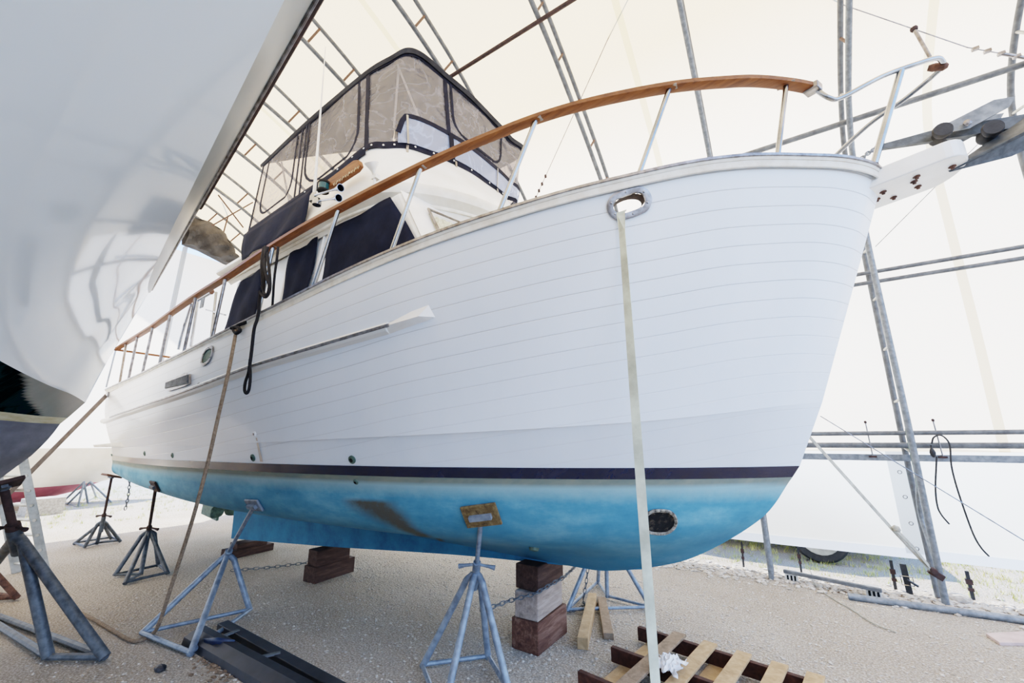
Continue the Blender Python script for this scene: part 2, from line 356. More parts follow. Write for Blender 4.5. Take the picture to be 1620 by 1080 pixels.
def obj(name,mb,mat,parent=None,smooth=False,bevel=0,off=None,solid=0,label=None,auto=None,fix=True):
    o0=V(off) if off is not None else V((0,0,0))
    if parent is not None and off is None:
        p=parent
        while p is not None: o0=o0+p.location; p=p.parent
    me=bpy.data.meshes.new(name); me.from_pydata([tuple(V(v)-o0) for v in mb.v],[],mb.f)
    if fix:
        bm=bmesh.new(); bm.from_mesh(me); bmesh.ops.remove_doubles(bm,verts=bm.verts,dist=1e-5); bmesh.ops.recalc_face_normals(bm,faces=bm.faces); bm.to_mesh(me); bm.free()
    me.materials.append(M[mat] if isinstance(mat,str) else mat)
    if smooth: me.polygons.foreach_set('use_smooth',[True]*len(me.polygons))
    if smooth and (auto or 40): 
        try: me.set_sharp_from_angle(angle=math.radians(auto or 40))
        except Exception: pass
    ob=bpy.data.objects.new(name,me); COL.objects.link(ob)
    if parent is not None: ob.parent=parent
    if off is not None and parent is None: ob.location=o0
    if bevel:
        m=ob.modifiers.new('bevel','BEVEL'); m.width=bevel; m.segments=2; m.limit_method='ANGLE'
    if solid:
        m=ob.modifiers.new('solid','SOLIDIFY'); m.thickness=solid; m.offset=0
    if label: ob['label']=label
    return ob
def thing(name,label,cat,loc=(0,0,0),group=None):
    o=bpy.data.objects.new(name,None); COL.objects.link(o); o.location=loc; o.empty_display_size=.2
    o['label']=label; o['category']=cat
    if group:o['group']=group
    return o
def tag(o,label,cat,group=None,kind=None):
    if label:o['label']=label
    if cat:o['category']=cat
    if group:o['group']=group
    if kind:o['kind']=kind
    return o
def struct(o): o['kind']='structure'; return o
def lerp(a,b,t): return V(a)*(1-t)+V(b)*t
def spline(pts,n=8,closed=False):
    P=[V(p) for p in pts]; out=[]; m=len(P)
    for i in range(m if closed else m-1):
        p1,p2=P[i],P[(i+1)%m]; p0=P[i-1] if (i>0 or closed) else 2*p1-p2; p3=P[(i+2)%m] if (i+2<m or closed) else 2*p2-p1
        for k in range(n):
            f=k/n; out.append(.5*((2*p1)+(p2-p0)*f+(2*p0-5*p1+4*p2-p3)*f*f+(3*p1-p0-3*p2+p3)*f**3))
    if not closed: out.append(P[-1])
    return out
def resample(pts,n):
    P=[V(p) for p in pts]; L=[0]
    for a,b in zip(P,P[1:]): L.append(L[-1]+(b-a).length)
    out=[]; j=0
    for k in range(n):
        d=L[-1]*k/(n-1)
        while j<len(P)-2 and L[j+1]<d: j+=1
        t=(d-L[j])/max(L[j+1]-L[j],1e-9); out.append(lerp(P[j],P[j+1],min(max(t,0),1)))
    return out
def sag(p,q,s,n=14):
    return [lerp(p,q,i/n)-V((0,0,4*s*(i/n)*(1-i/n))) for i in range(n+1)]

# ================================================================ camera + light
cam=bpy.data.cameras.new('camera'); co=bpy.data.objects.new('camera',cam); COL.objects.link(co); SC.camera=co
co.location=(1.9,-3.388,1.6)
hd=math.atan2(.5407,.8412)     # yaw left of +Y
co.rotation_euler=(math.radians(90)+math.atan(.25),0,hd-0)
_f=V((-.5407,.8412,0)); th=math.atan(.25); fw=_f*math.cos(th)+V((0,0,math.sin(th)))
co.rotation_euler=fw.to_track_quat('-Z','Y').to_euler()
cam.sensor_width=36; cam.lens=640/1620*36; cam.clip_start=.02; cam.clip_end=300
SC.view_settings.view_transform='Filmic'; SC.view_settings.look='Medium High Contrast'; SC.view_settings.exposure=1.05; SC.view_settings.gamma=1.0
w=bpy.data.worlds.new('world'); SC.world=w; w.use_nodes=True; nt=w.node_tree; nt.nodes.clear()
bg=nt.nodes.new('ShaderNodeBackground'); wo=nt.nodes.new('ShaderNodeOutputWorld'); nt.links.new(bg.outputs[0],wo.inputs[0])
tc=nt.nodes.new('ShaderNodeTexCoord'); sx=nt.nodes.new('ShaderNodeSeparateXYZ'); nt.links.new(tc.outputs['Generated'],sx.inputs[0])
rp=nt.nodes.new('ShaderNodeValToRGB'); nt.links.new(sx.outputs[2],rp.inputs[0]); e=rp.color_ramp.elements
e[0].position=0; e[0].color=(.62,.76,.98,1); e[1].position=.5; e[1].color=(.20,.44,.95,1)
nt.links.new(rp.outputs[0],bg.inputs[0]); bg.inputs[1].default_value=2.7
sun=bpy.data.lights.new('sun','SUN'); so_=bpy.data.objects.new('sun',sun); COL.objects.link(so_)
sun.energy=7.5; sun.angle=math.radians(.6); sun.color=(1,.965,.90)
sd=V((-.42,.42,.82)).normalized(); so_.rotation_euler=(-sd).to_track_quat('-Z','Y').to_euler(); so_.location=(0,10,12)
SC.cycles.max_bounces=10; SC.cycles.diffuse_bounces=5; SC.cycles.transparent_max_bounces=16; SC.cycles.transmission_bounces=6

# ================================================================ setting: ground
g=MB().grid([[( -40+ i*80/40, -40+j*80/40,0) for i in range(41)] for j in range(41)])
struct(obj('floor',g,'gravel'))
# tent -----------------------------------------------------------
INN=[(2.88,0),(2.80,1),(2.72,2),(2.69,3),(2.63,4.04),(2.43,4.92),(2.07,5.44),(1.69,5.72),(1.10,6.08),(.27,6.52),(-.5,6.80),(-1.4,7.02),(-2.8,7.35),(-5,7.6)]
OUT=[(3.12,0),(3.13,1.4),(3.02,2.75),(2.92,3.99),(2.78,5.10),(2.36,5.72),(1.45,6.33),(.35,6.93),(-.35,7.2),(-1.1,7.42),(-2.6,7.78),(-5,8.05)]
def full(prof):
    return prof+[(-10-y,z) for (y,z) in prof[::-1][1:]]
def arc(prof,x,n=6): return spline([(x,y,z) for (y,z) in full(prof)],n)
tent_lab={3.1:'trussed pipe arch just beyond the bow, its foot at the tan ratchet strap',1.6:'trussed pipe arch whose foot shows under the raked bow, seen edge on'}
xs_=[6.1,4.55,3.1,1.6,.1,-1.4,-2.9,-4.4,-5.9,-7.4,-8.9]
names={6.1:'trussed tent arch beyond the right edge of the picture',4.55:'trussed tent arch at the right edge beside the anchor roller',.1:'trussed tent arch rising behind the middle of the teak handrail',-1.4:'trussed tent arch passing just right of the flybridge enclosure top',
-2.9:'trussed tent arch nearest the camera among those left of the flybridge canopy',-4.4:'second trussed tent arch left of the flybridge canopy',-5.9:'third trussed tent arch left of the flybridge canopy',-7.4:'fourth trussed tent arch left of the flybridge, by the horizontal brace',-8.9:'last trussed tent arch at the open end beside the hanging grey tarp'}
names.update(tent_lab)
for x in xs_:
    a=thing('tent_arch',names[x],'tent frame',(x,2.9,0),'trussed pipe arches of the boat tent')
    pi=arc(INN,x); po=arc(OUT,x)
    obj('inner_pipe',MB().tube(pi,.031,10),'galv' if x>1 else 'galvd',a,True)
    obj('outer_pipe',MB().tube(po,.029,10),'galvd',a,True)
    I=resample(pi,89); O=resample(po,267)
    for k in range(3,60,2):
        hi=I[k].z>5.6
        near=min(O,key=lambda p:(p-I[k]).length)
        if I[k].z<1.3: continue
        obj('rung',MB().tube([I[k],near],.016,8),'rung' if (hi or x<1) else 'alu',a)
    if x in(3.1,1.6,4.55):
        obj('foot_bend',MB().tube(spline([(x,2.80,1.42),(x,2.86,1.2),(x,3.02,1.0),(x,3.08,.8),(x,2.99,.6),(x,2.87,.36)],5),.024,8),'galv',a,True)
        if x==3.1: obj('green_paint_patch',MB().tube([(x,2.75,1.75),(x,2.775,1.45),(x,2.80,1.13)],.0325,12),'bronze',a,True,label='worn green painted length of pipe')
# membrane outside the outer pipes
mem=[(y+ (.05 if z<5.4 else .02),z+(.05 if z>5 else 0)) for (y,z) in OUT]
mem=[(3.20,1.50),(3.15,2.0)]+mem[2:]
rows=[]
cp=spline([(0,y,z) for (y,z) in full(mem)],6)
for i in range(73):
    x=-10.6+i*.25
    ph=abs(((x-.1)/1.5)%1-.5)*2
    rows.append([(x,p.y,p.z) for p in cp])
struct(tag(obj('ceiling',MB().grid(rows),'membrane',None,True,auto=80),'cream translucent tent membrane stretched over pipe arches',None))
# right side skirt curtain
def skirt(x0,x1):
    rr=[]
    for z in (1.56,1.4,1.1,.8,.55,.44):
        rr.append([(x0+(x1-x0)*i/40,3.22+.02*math.sin((x0+(x1-x0)*i/40)*2.1+z*3)+.05*math.sin(PI_*(1.56-z)/1.2),z) for i in range(41)])
    return rr
sk=thing('side_curtain','cream plastic skirt curtain hung low along the right side of the tent','curtain',(2.5,3.16,1.5))
obj('curtain_sheet',MB().grid(skirt(-9,6.6)),'skirt',sk,True)
hm=[[(x,3.25+.015*math.sin(x*2.1+1),z) for x in np.linspace(-9,6.6,60)] for z in (.445,.335)]
obj('hem',MB().grid(hm),'skirt_hem',sk,True,label='grey reinforced hem')
sm=MB().grid([[(2.93,3.17,1.5),(3.08,3.17,1.5)],[(2.93,3.19,.40),(3.08,3.19,.40)]])
obj('seam_flap',sm,'skirt_hem',sk,label='grey seam flap with eyelets')
for z in (1.27,1.0,.72,.46): obj('eyelet',MB().ring((3.02,3.165,z),(0,-1,0),(0,0,1),.022,.022,.007,.004,16),'dsteel',sk)
# horizontal rails on the right wall
def rail_pipe(label,y,z,r,mat,x0=-2.5,x1=6.6,flat=False):
    m=MB()
    if flat: m.beam((x0,y,z),(x1,y,z),.03,r*2)
    else: m.tube([(x0,y,z),(x1,y,z)],r,10)
    return tag(obj('side_rail',m,mat,None,not flat,off=(x1,y,z)),label,'pipe','horizontal pipes along the right wall')
rail_pipe('uppermost horizontal pipe crossing behind the bow pulpit',2.25,5.36,.035,'galvd')
rail_pipe('upper pipe of the close pair on the right wall at mid height',2.82,3.61,.024,'galvd')
rail_pipe('lower pipe of the close pair on the right wall at mid height',2.84,3.49,.024,'galvd')
rail_pipe('thin pipe along the right wall just above the curtain',2.90,1.705,.026,'galvd')
rail_pipe('weathered curtain pipe with pale overlap directly under the thin pipe',3.02,1.57,.034,'galvd')
rail_pipe('flat galvanised bar clamped across the posts over the curtain top',2.98,1.435,.036,'galv',flat=True)
tag(obj('roof_purlin',MB().tube([(-1.5,.02,6.58),(3.2,.02,6.60)],.026,8),'rustd',None,True,off=(0,0,6.6)),'rusty horizontal roof purlin joining the arches right of the flybridge','pipe')
# end wall
ew=[]
for k in range(9):
    z=k/8; r=[]
    for i in range(61):
        y=-12.5+i*(15.5/60); tpz=5.92 if y<1.0 else 5.92-(y-1)**2*.5
        tpz=max(tpz,4.2); zz=1.5+(tpz-1.5)*z; r.append((-9.2+.05*math.sin(y*1.3),y,zz))
    ew.append(r)
e_=struct(obj('wall_back',MB().grid(ew),'endcloth',None,True)); e_['label']='cream cloth end wall behind the stern'
obj('batten',MB().beam((-9.08,-.28,1.5),(-9.08,-.28,6.0),.05,.16,(1,0,0)),'skirt_hem',e_,off=(0,0,0),label='vertical seam band')
# far dirt-coloured tarp rolled up under the open end
tp=[]
up_=resample([(-8.750,-0.458,6.569),(-8.750,-0.114,6.662),(-8.750,0.225,6.594),(-8.750,0.486,6.324),(-8.750,0.784,5.854)],26)
dn_=resample([(-8.750,-0.382,5.957),(-8.750,-0.062,5.938),(-8.750,0.271,5.867),(-8.750,0.509,5.814),(-8.750,0.773,5.833)],26)
for k in range(13):
    f=k/12; tp.append([lerp(a,b,f)+V((.10*math.sin(f*PI_)*1.5+.05*math.sin(i*1.1+k*.9),.0,.03*math.sin(i*.7+k*1.3)*math.sin(f*PI_))) for i,(a,b) in enumerate(zip(up_,dn_))])
tp.append([lerp(a,b,1)+V((-.25,0,.02)) for a,b in zip(up_,dn_)]); tp.append([a+V((-.25,0,0)) for a in up_]); tp.append(list(up_))
tag(obj('rolled_tarp',MB().grid(tp),'tarp',None,True,off=(-8.700,0.091,6.055)),'grey old tarpaulin bundled under the roof at the open tent end','tarp')
# diagonal braces at far end
for (a,b,lb) in (((-7.600,-0.341,6.044),(-7.600,0.339,6.973),'thin rusty diagonal brace crossing the arches at far left'),((-8.800,0.271,5.995),(-8.800,0.374,7.773),'thin steep brace beside the bundled grey tarp'),((-8.200,-0.146,7.115),(-8.200,0.470,6.575),'short thin brace between the last two tent arches')):
    tag(obj('brace_rod',MB().tube([a,b],.016,6),'rung',None,True,off=a),lb,'brace')
# wires
def wire(label,pts,r=.006,mat='dsteel'):
    return tag(obj('bracing_cable',MB().tube(pts,r,6),mat,None,True,off=pts[0]),label,'cable')
w1=[(2.298,1.200,7.099),(4.043,1.900,5.526),(4.524,2.100,5.259)]
c1=thing('bracing_cable','thin steel cable with a turnbuckle crossing above the bow pulpit','cable',w1[1]); obj('cable',MB().tube(w1,.006,6),'dsteel',c1,True)
tb=MB()
for f in (.12,.3,.5,.72): 
    p=lerp(w1[1],w1[2],f); tb.box(p,(.05,.035,.03))
tb.tube([lerp(w1[1],w1[2],.5),lerp(w1[1],w1[2],.95)],.016,8); obj('turnbuckle',tb,'dsteel',c1)
w2=[(1.030,0.600,6.953),(-1.073,2.000,5.686)]
c2=thing('bracing_cable','thin wire slanting down behind the teak handrail to the cap rail','cable',w2[1]); obj('cable',MB().tube(w2,.006,6),'dsteel',c2,True)
cl=MB()
for f in (.0,.045,.09,.14): cl.box(lerp(w2[1],w2[0],f),(.03,.03,.05))
obj('cable_clamp',cl,'rustd',c2)
wire('thin wire running from the bow down across the right curtain',[(2.349,2.750,1.909),(3.790,2.750,0.642)])
wire('fine wire slanting up from the stem to the anchor platform',[(3.151,2.600,3.844),(4.219,2.600,4.843)],.005)

# ================================================================ THE TRAWLER
bt=thing('trawler_yacht','white planked trawler yacht with navy boot stripe, blue bottom and teak handrail','boat',(0,0,0))
NX=300
tg=tgrid(NX)
def mirror_grid(rows,flip=False):
    m=MB(); a=[[(p[0],-p[1],p[2]) for p in r] for r in rows]; b=[[(p[0],p[1],p[2]) for p in r] for r in rows]
    m.grid(a,flip); m.grid(b,not flip); return m
def rows_of(f,us): return [list(map(tuple,np.asarray(f(tg,u)).T)) for u in us]
# topsides
lo=[list(map(tuple,np.stack(level(4,tg)).T))]
a4=np.stack(level(4,tg)); a5=np.stack(level(5,tg))
for k in range(1,8): 
    q=a4*(1-k/7)+a5*(k/7); q=q.copy(); q[1]-=.022*(k/7)*np.clip((1-tg)*5,0,1)*np.clip(tg*2.4-.9,0,1); q[1]=np.maximum(q[1],.012); lo.append(list(map(tuple,q.T)))
hi=rows_of(top,np.linspace(0,1,52))
tops=lo+hi
me_rows=tops
mb=mirror_grid(me_rows)
HC=((1.322,-1.182,3.000),(0.442,-0.862,-0.249))
hc=V(HC[0]); hn=V(HC[1]); hx=V((1,0,.16)); hx=(hx-hn*hx.dot(hn)).normalized(); hy=hn.cross(hx)
def inhole(p,c,x,y,a,b): d=V(p)-c; return (d.dot(x)/a)**2+(d.dot(y)/b)**2<1 and abs(d.dot(x.cross(y)))<.3
nf=[]
for f in mb.f:
    c=sum((V(mb.v[i]) for i in f),V((0,0,0)))/4
    if c.y<0 and abs(c.x-hc.x)<.3 and inhole(c,hc,hx,hy,.115,.062): continue
    if c.y>0 and abs(c.x-hc.x)<.3 and inhole(V((c.x,-c.y,c.z)),hc,hx,hy,.115,.062): continue
    nf.append(f)
mb.f=nf
hull=obj('hull_topsides',mb,'hull',bt,True,fix=False,auto=35)
uv=hull.data.uv_layers.new(name='UVMap'); vsx=np.array([v.co[:] for v in hull.data.vertices])
zsv=zs(vsx[:,0]); 
for lp in hull.data.loops:
    i=lp.vertex_index; uv.data[lp.index].uv=(vsx[i,0]+8, zsv[i]-vsx[i,2])
# boot stripe (follows the hull just under topsides)
st=[list(map(tuple,(np.stack(level(3,tg))*(1-k/3)+a4*(k/3)).T)) for k in range(4)]
obj('boot_stripe',mirror_grid([[(p[0],p[1]+.004,p[2]) for p in r] for r in st]),'stripe',bt,True)
# bottom
us=list(np.linspace(0,3,40))
br=rows_of(bottom,us); bm_=mirror_grid(br)
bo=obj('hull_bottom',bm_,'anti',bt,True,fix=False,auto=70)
at=bo.data.attributes.new('band','FLOAT','POINT'); at2=bo.data.attributes.new('worn','FLOAT','POINT')
def seg_d(p,a,b):
    ab=(b[0]-a[0],b[1]-a[1]); t=max(0,min(1,((p[0]-a[0])*ab[0]+(p[1]-a[1])*ab[1])/(ab[0]**2+ab[1]**2))); return math.hypot(p[0]-a[0]-t*ab[0],p[1]-a[1]-t*ab[1]),t
WP=[(-0.819,-1.307,1.227),(-0.696,-1.241,1.149),(-0.573,-1.142,1.046),(-0.516,-0.931,0.917),(-1.084,-0.050,0.639)]
WW=[.15,.145,.12,.08,.035]
bands=[];worn=[]
for v in bo.data.vertices:
    x,y,z=v.co; zt=1.33+ (x+7.2)*.0065
    bands.append(max(0,min(1,(z-(zt-.062))/.012)) if z>1.2 else 0)
    wv=0
    if y<0 and -2.2<x<.3 and z<1.2:
        for i in range(len(WP)-1):
            d=0; a,b=V(WP[i]),V(WP[i+1]); ab=b-a; t=max(0,min(1,(v.co-a).dot(ab)/ab.length_squared)); d=(v.co-a-ab*t).length; ww=WW[i]*(1-t)+WW[i+1]*t
            wv=max(wv,max(0,min(1,1.4-d/ww*1.0)))
    worn.append(wv)
at.data.foreach_set('value',bands); at2.data.foreach_set('value',worn)
# transom
tr=[]
for r in (br+st+tops): p=r[0]; tr.append([(p[0]+.001,-p[1],p[2]),(p[0]-.05,-p[1]*.5,p[2]),(p[0]-.06,0,p[2]),(p[0]-.05,p[1]*.5,p[2]),(p[0]+.001,p[1],p[2])])
obj('transom',MB().grid(tr),'cream',bt,True)
# rub rail
rz=PI([-7.3,-5,-3.5,-3.0,-1.8,-.95,-.2,-.02],[1.94,1.98,2.045,2.085,2.212,2.292,2.386,2.41])
def hull_y(x,z):
    # half breadth of starboard topsides at x,z
    t=(x-XT)/(2.72-XT); w=max(0,min(1,(z-1.65)/(float(zs(x))-1.65)))
    for _ in range(3):
        p=top(np.array([t]),w)[:,0]; t+= (x-p[0])/9.9; w=max(0,min(1,w+(z-p[2])/(float(zs(x))-1.6)))
    return float(top(np.array([t]),w)[1,0])
# deck
dk=[]
for x in np.linspace(-7.15,2.45,50):
    z=float(zs(x))-(.52 if x<1.2 else .52-.1*(x-1.2)); b=hull_y(x,z)-.01; dk.append([(x,-b*.97,z),(x,0,z+.03),(x,b*.97,z)])
obj('deck',MB().grid(dk),'deck',bt,True)
# keel
kz=PI([-5.35,-3,-.5,0,.4,.775,.95],[.18,.36,.57,.60,.625,.672,.71]); kr=[]
for x in np.linspace(-5.35,.95,50):
    z0=float(kz(x)); z1=float(LV[0][2](x))+.05; w=.055*(1 if x<0 else max(.3,1-(x)*.6))
    kr.append([(x,-w*1.6,z1),(x,-w,z0+.12),(x,-w*.9,z0),(x,w*.9,z0),(x,w,z0+.12),(x,w*1.6,z1)])
km=MB().grid(kr); b=len(km.v); km.f.append((0,1,2,3,4,5)); km.f.append(tuple(b-6+i for i in range(6))[::-1])
obj('keel',km,'keelp',bt,True,auto=30)
# cap rail, steel strip, moulding
def along(fn,prof,x0,x1,n=160,side=-1):
    m=MB(); rows=[]
    for s in 1-(1-np.linspace(0,1,n))**1.5:
        x=x0+(x1-x0)*s; x2=min(x+.01,2.72)
        c=V(fn(x)); d=V(fn(min(x+.01,x1)))-V(fn(x-.01)); d.normalize(); nrm=V((d.y,-d.x,0)).normalized()
        rows.append([c+nrm*a*1.0+V((0,0,b)) for (a,b) in prof]+[c+nrm*prof[0][0]+V((0,0,prof[0][1]))])
    m.grid(rows); k=len(prof)+1; m.f.append(tuple(range(k-1))); m.f.append(tuple((n-1)*k+i for i in range(k-1))[::-1]); return m
def sheer_s(x): return (x,-max(float(bs(x)),.004),float(zs(x)))
def both(m): 
    b=len(m.v); m.v+=[(x,-y,z) for (x,y,z) in m.v[:b]]; m.f+=[tuple(b+i for i in f)[::-1] for f in m.f]; return m
obj('cap_rail',both(along(sheer_s,[(-.08,-.030),(.014,-.030),(.022,-.012),(.016,.008),(-.08,.012)],-7.22,2.72)),'dirty',bt,True,auto=30)
obj('gunwale_strip',both(along(sheer_s,[(.016,-.016),(.030,-.013),(.030,.004),(.012,.012)],-7.2,2.72)),'dsteel',bt,True,auto=30,label='steel strip along the cap rail edge')
obj('sheer_moulding',both(along(sheer_s,[(.0,-.075),(.006,-.07),(.009,-.03),(.0,-.028)],-7.2,2.70)),'dirty',bt,True,auto=30)
def rubp(x): z=float(rz(x)); return (x,-hull_y(max(x,-7.19),z),z)
obj('rub_rail',both(along(rubp,[(-.01,-.045),(.03,-.03),(.042,-.008),(.042,.008),(.03,.03),(-.01,.045)],-7.28,-.28,120)),'hull',bt,True,auto=30)
for fl_ in (0,1):
    q_=along(rubp,[(.038,-.012),(.052,-.008),(.052,.008),(.038,.012)],-6.2,-.25,100)
    if fl_: q_.v=[(x,-y,z) for x,y,z in q_.v]
    obj('rub_rail_strip',q_,'dsteel',bt,True,auto=30,label='steel strip on the rub rail')
tip=MB(); p0=V(rubp(-.28)); p1=V(rubp(-.0)); n0=V((0,-1,0))
tip.add([p0+V((0,.01,-.045)),p0+n0*.042,p0+V((0,.01,.045)),p1+V((.03,.02,-.02)),p1+V((0,0,.0))+n0*.055,p1+V((.06,.02,.13)),p1+V((.10,.04,.0))],[(0,1,4,3),(1,2,5,4),(0,2,1),(3,4,6),(4,5,6),(0,3,6,5,2)])
obj('rub_rail_fairing',tip,'white',bt)
obj('spray_ledge',MB().add([(-7.300,-1.397,1.561),(-5.200,-1.416,1.624),(-5.200,-1.403,1.551),(-7.300,-1.377,1.532),V((-7.300,-1.397,1.561))+V((0,.15,0)),V((-5.200,-1.416,1.624))+V((0,.1,0))],[(0,1,2,3),(0,4,5,1)]),'cream',bt,solid=.02)

# hawse pipes and hull fittings
def hawse(px,a,b,w,deep=.10):
    c=V(px[0]); n=V(px[1]); x=V((1,0,.16)); x=(x-n*x.dot(n)).normalized()
    m=MB().ring(c+n*.004,n,x,a,b,w,.007,40)
    h=obj('hawse_pipe',m,'dsteel',bt,True,auto=30,label='oval steel hawse ring')
    sl=MB(); 
    y=n.cross(x)
    rows=[[c-n*d+x*(a-w)*math.cos(t)*1.02+y*(b-w)*math.sin(t)*1.05 for t in np.linspace(0,2*PI_,25)] for d in (0,deep)]
    obj('liner',sl.grid(rows),'rustd',h,True)
    sc=MB()
    for k in range(6):
        t=2*PI_*(k+.5)/6; p=c+n*.013+x*(a-w/2)*math.cos(t)+y*(b-w/2)*math.sin(t); sc.lathe(p,n,[(.007,0),(.006,.003),(.002,.005)],8)
    obj('screws',sc,'steel',h); return h
hawse(HC,.135,.088,.038)
h2=((-2.680,-1.744,2.419),(-0.005,-0.996,0.094)); hawse(h2,.12,.10,.03)
obj('hawse_void',MB().disc(V(h2[0])+V(h2[1])*.004,h2[1],(1,0,0),.09,.075),'bronze',bt)
def through(pn,r,name='through_hull',mat='bronze',inner='black'):
    c,n=V(pn[0]),V(pn[1]); t=obj(name,MB().lathe(c-n*.004,n,[(r,0),(r,.008),(r*.6,.014)],18),mat,bt,True,auto=30); obj('opening',MB().disc(c+n*.011,n,(1,0,0),r*.5,r*.5,16),inner,t)
for pn,r in ((((-0.756,-1.425,1.479),(0.149,-0.894,-0.423)),.032),(((-1.923,-1.554,1.474),(0.044,-0.934,-0.355)),.032),(((-3.558,-1.580,1.469),(-0.001,-0.979,-0.206)),.028),(((-4.576,-1.522,1.474),(-0.087,-0.972,-0.217)),.030),(((-0.788,-1.350,1.318),(0.147,-0.824,-0.547)),.022)): through(pn,r)
through(((-1.821,-1.616,1.672),(0.040,-0.965,-0.260)),.022,'vent_fitting','white','dsteel'); through(((-2.749,-1.748,2.145),(0.021,-0.996,-0.092)),.02,'drain_fitting','dsteel'); through(((-1.774,-1.726,2.241),(0.040,-0.997,-0.073)),.022,'drain_fitting','dsteel'); through(((-7.200,-1.170,1.400),(0.000,-0.800,-0.600)),.03)
b1=((0.224,-0.470,0.827),(0.063,-0.306,-0.950)); obj('anode',MB().lathe(b1[0],b1[1],[(.04,0),(.035,.02),(.01,.026)],16),'bronze',bt,True)
# thruster tunnel
tt=((1.177,-0.503,1.105),(0.456,-0.742,-0.491)); c,n=V(tt[0]),V(tt[1])
t_=obj('bow_thruster_tunnel',MB().ring(c+n*.002,n,(1,0,-.35),.115,.098,.02,.008,36),'barn',bt,True)
obj('tunnel_mouth',MB().disc(c+n*.005,n,(1,0,-.35),.10,.086,40,.05),'tunnel',t_)
rs=V(((-1.780,-1.595,1.600),(0.047,-0.932,-0.359))[1]); a_,b_=V((-1.799,-1.607,1.641)),V((-1.803,-1.536,1.445))
obj('rust_stain',MB().ribbon([a_+rs*.002,b_+rs*.002],[.02,.045],(1,0,0),.001),'stain',bt,label='faint brown rust run below the vent fitting')
# exhaust / engine vent
vv=[(-3.552,-1.745,2.220),(-3.079,-1.752,2.286),(-2.958,-1.753,2.262),(-2.918,-1.752,2.164),(-3.013,-1.752,2.146),(-3.416,-1.751,2.122),(-3.526,-1.749,2.157)]
vn=V(((-3.204,-1.754,2.205),(-0.002,-1.000,0.018))[1]); vm=MB().prism([V(p)+vn*.004 for p in vv],vn*.018); vt=obj('engine_vent',vm,'dsteel',bt,label='grey louvred engine vent')
lm=MB()
for k in range(6):
    f=(k+.5)/6; lm.tube([lerp(vv[6],vv[0],f)*.96+lerp(vv[3],vv[2],f)*.04+vn*.026, lerp(vv[6],vv[0],f)*.04+lerp(vv[3],vv[2],f)*.96+vn*.026],.008,6)
obj('louvre',lm,'galvd',vt)
# ---------------- handrail
hr=[(-7.150,-1.442,3.092),(-6.934,-1.381,3.195),(-6.191,-1.441,3.193),(-5.368,-1.502,3.201),(-4.542,-1.570,3.226),(-3.643,-1.627,3.270),(-2.846,-1.656,3.308),(-2.054,-1.658,3.402),(-1.438,-1.649,3.467),(-0.954,-1.638,3.499),(-0.489,-1.603,3.549),(-0.096,-1.553,3.603),(0.202,-1.506,3.642),(0.422,-1.460,3.676),(0.788,-1.363,3.738),(1.161,-1.234,3.786),(1.595,-1.030,3.839),(1.917,-0.828,3.879),(2.093,-0.692,3.905),(2.276,-0.538,3.911),(2.402,-0.434,3.895)]
hs=spline(hr,5); m=MB(); rows=[]
def rsec(i,P,w=.036,h=.022):
    d=(P[min(i+1,len(P)-1)]-P[max(i-1,0)]).normalized(); x=V((d.y,-d.x,0)).normalized(); z=x.cross(d); z=z if z.z>0 else -z
    return [P[i]+x*a*w+z*b*h for (a,b) in ((-1,-.8),(-.6,-1),(.6,-1),(1,-.8),(1,.5),(.5,1),(-.5,1),(-1,.5),(-1,-.8))]
rows=[rsec(i,hs) for i in range(len(hs))]
m.grid(rows); m.f.append(tuple(range(8))); m.f.append(tuple((len(hs)-1)*9+i for i in range(8))[::-1])
both(m); obj('teak_handrail',m,'teak',bt,True,auto=50)
a_=V(hr[0]); obj('stern_handrail',MB().beam(a_,(a_.x,-a_.y,a_.z),.05,.03),'teak',bt,bevel=.006)
stp=[((2.257,-0.660,3.794),(2.115,-0.674,3.341)),((1.600,-1.027,3.813),(1.373,-1.142,3.224)),((0.788,-1.363,3.717),(0.525,-1.434,3.104)),((-0.066,-1.549,3.598),(-0.326,-1.584,2.975)),((-0.960,-1.639,3.489),(-1.182,-1.644,2.841)),((-1.854,-1.656,3.407),(-2.009,-1.657,2.764)),((-2.846,-1.656,3.308),(-2.907,-1.655,2.702)),((-3.643,-1.627,3.270),(-3.676,-1.626,2.613)),((-4.534,-1.571,3.216),(-4.564,-1.568,2.593)),((-5.397,-1.500,3.197),(-5.372,-1.502,2.557)),((-6.236,-1.437,3.201),(-6.136,-1.445,2.541)),((-6.922,-1.382,3.182),(-6.695,-1.401,2.565))]
allst=[]
for k,(a,b) in enumerate(stp):
    a,b=V(a),V(b); b=V((b.x,b.y,float(zs(b.x))+.010))
    nr=min(hs,key=lambda p:abs(p.x-a.x)); a=V((nr.x,nr.y,nr.z-.018))
    for sgn in (1,-1):
        aa,bb=V((a.x,a.y*sgn,a.z)),V((b.x,b.y*sgn,b.z))
        s_=obj('stanchion',MB().tube([bb,aa],.0165,12),'steel' if k<6 else 'dsteel',bt,True)
        if sgn==1:
            obj('base_flange',MB().lathe(bb-V((0,0,.002)),(0,0,1),[(.035,0),(.032,.008),(.02,.014)],14),'steel',s_,True,auto=30)
            obj('rail_bracket',MB().box(aa+V((0,0,.004)),(.10,.045,.008)),'dsteel',s_,bevel=.003)
c0=V(hr[0]); obj('stern_post',MB().tube([(c0.x-.02,c0.y,float(zs(-7.2))+.03),(c0.x,c0.y,c0.z)],.012,8),'steel',bt,True)
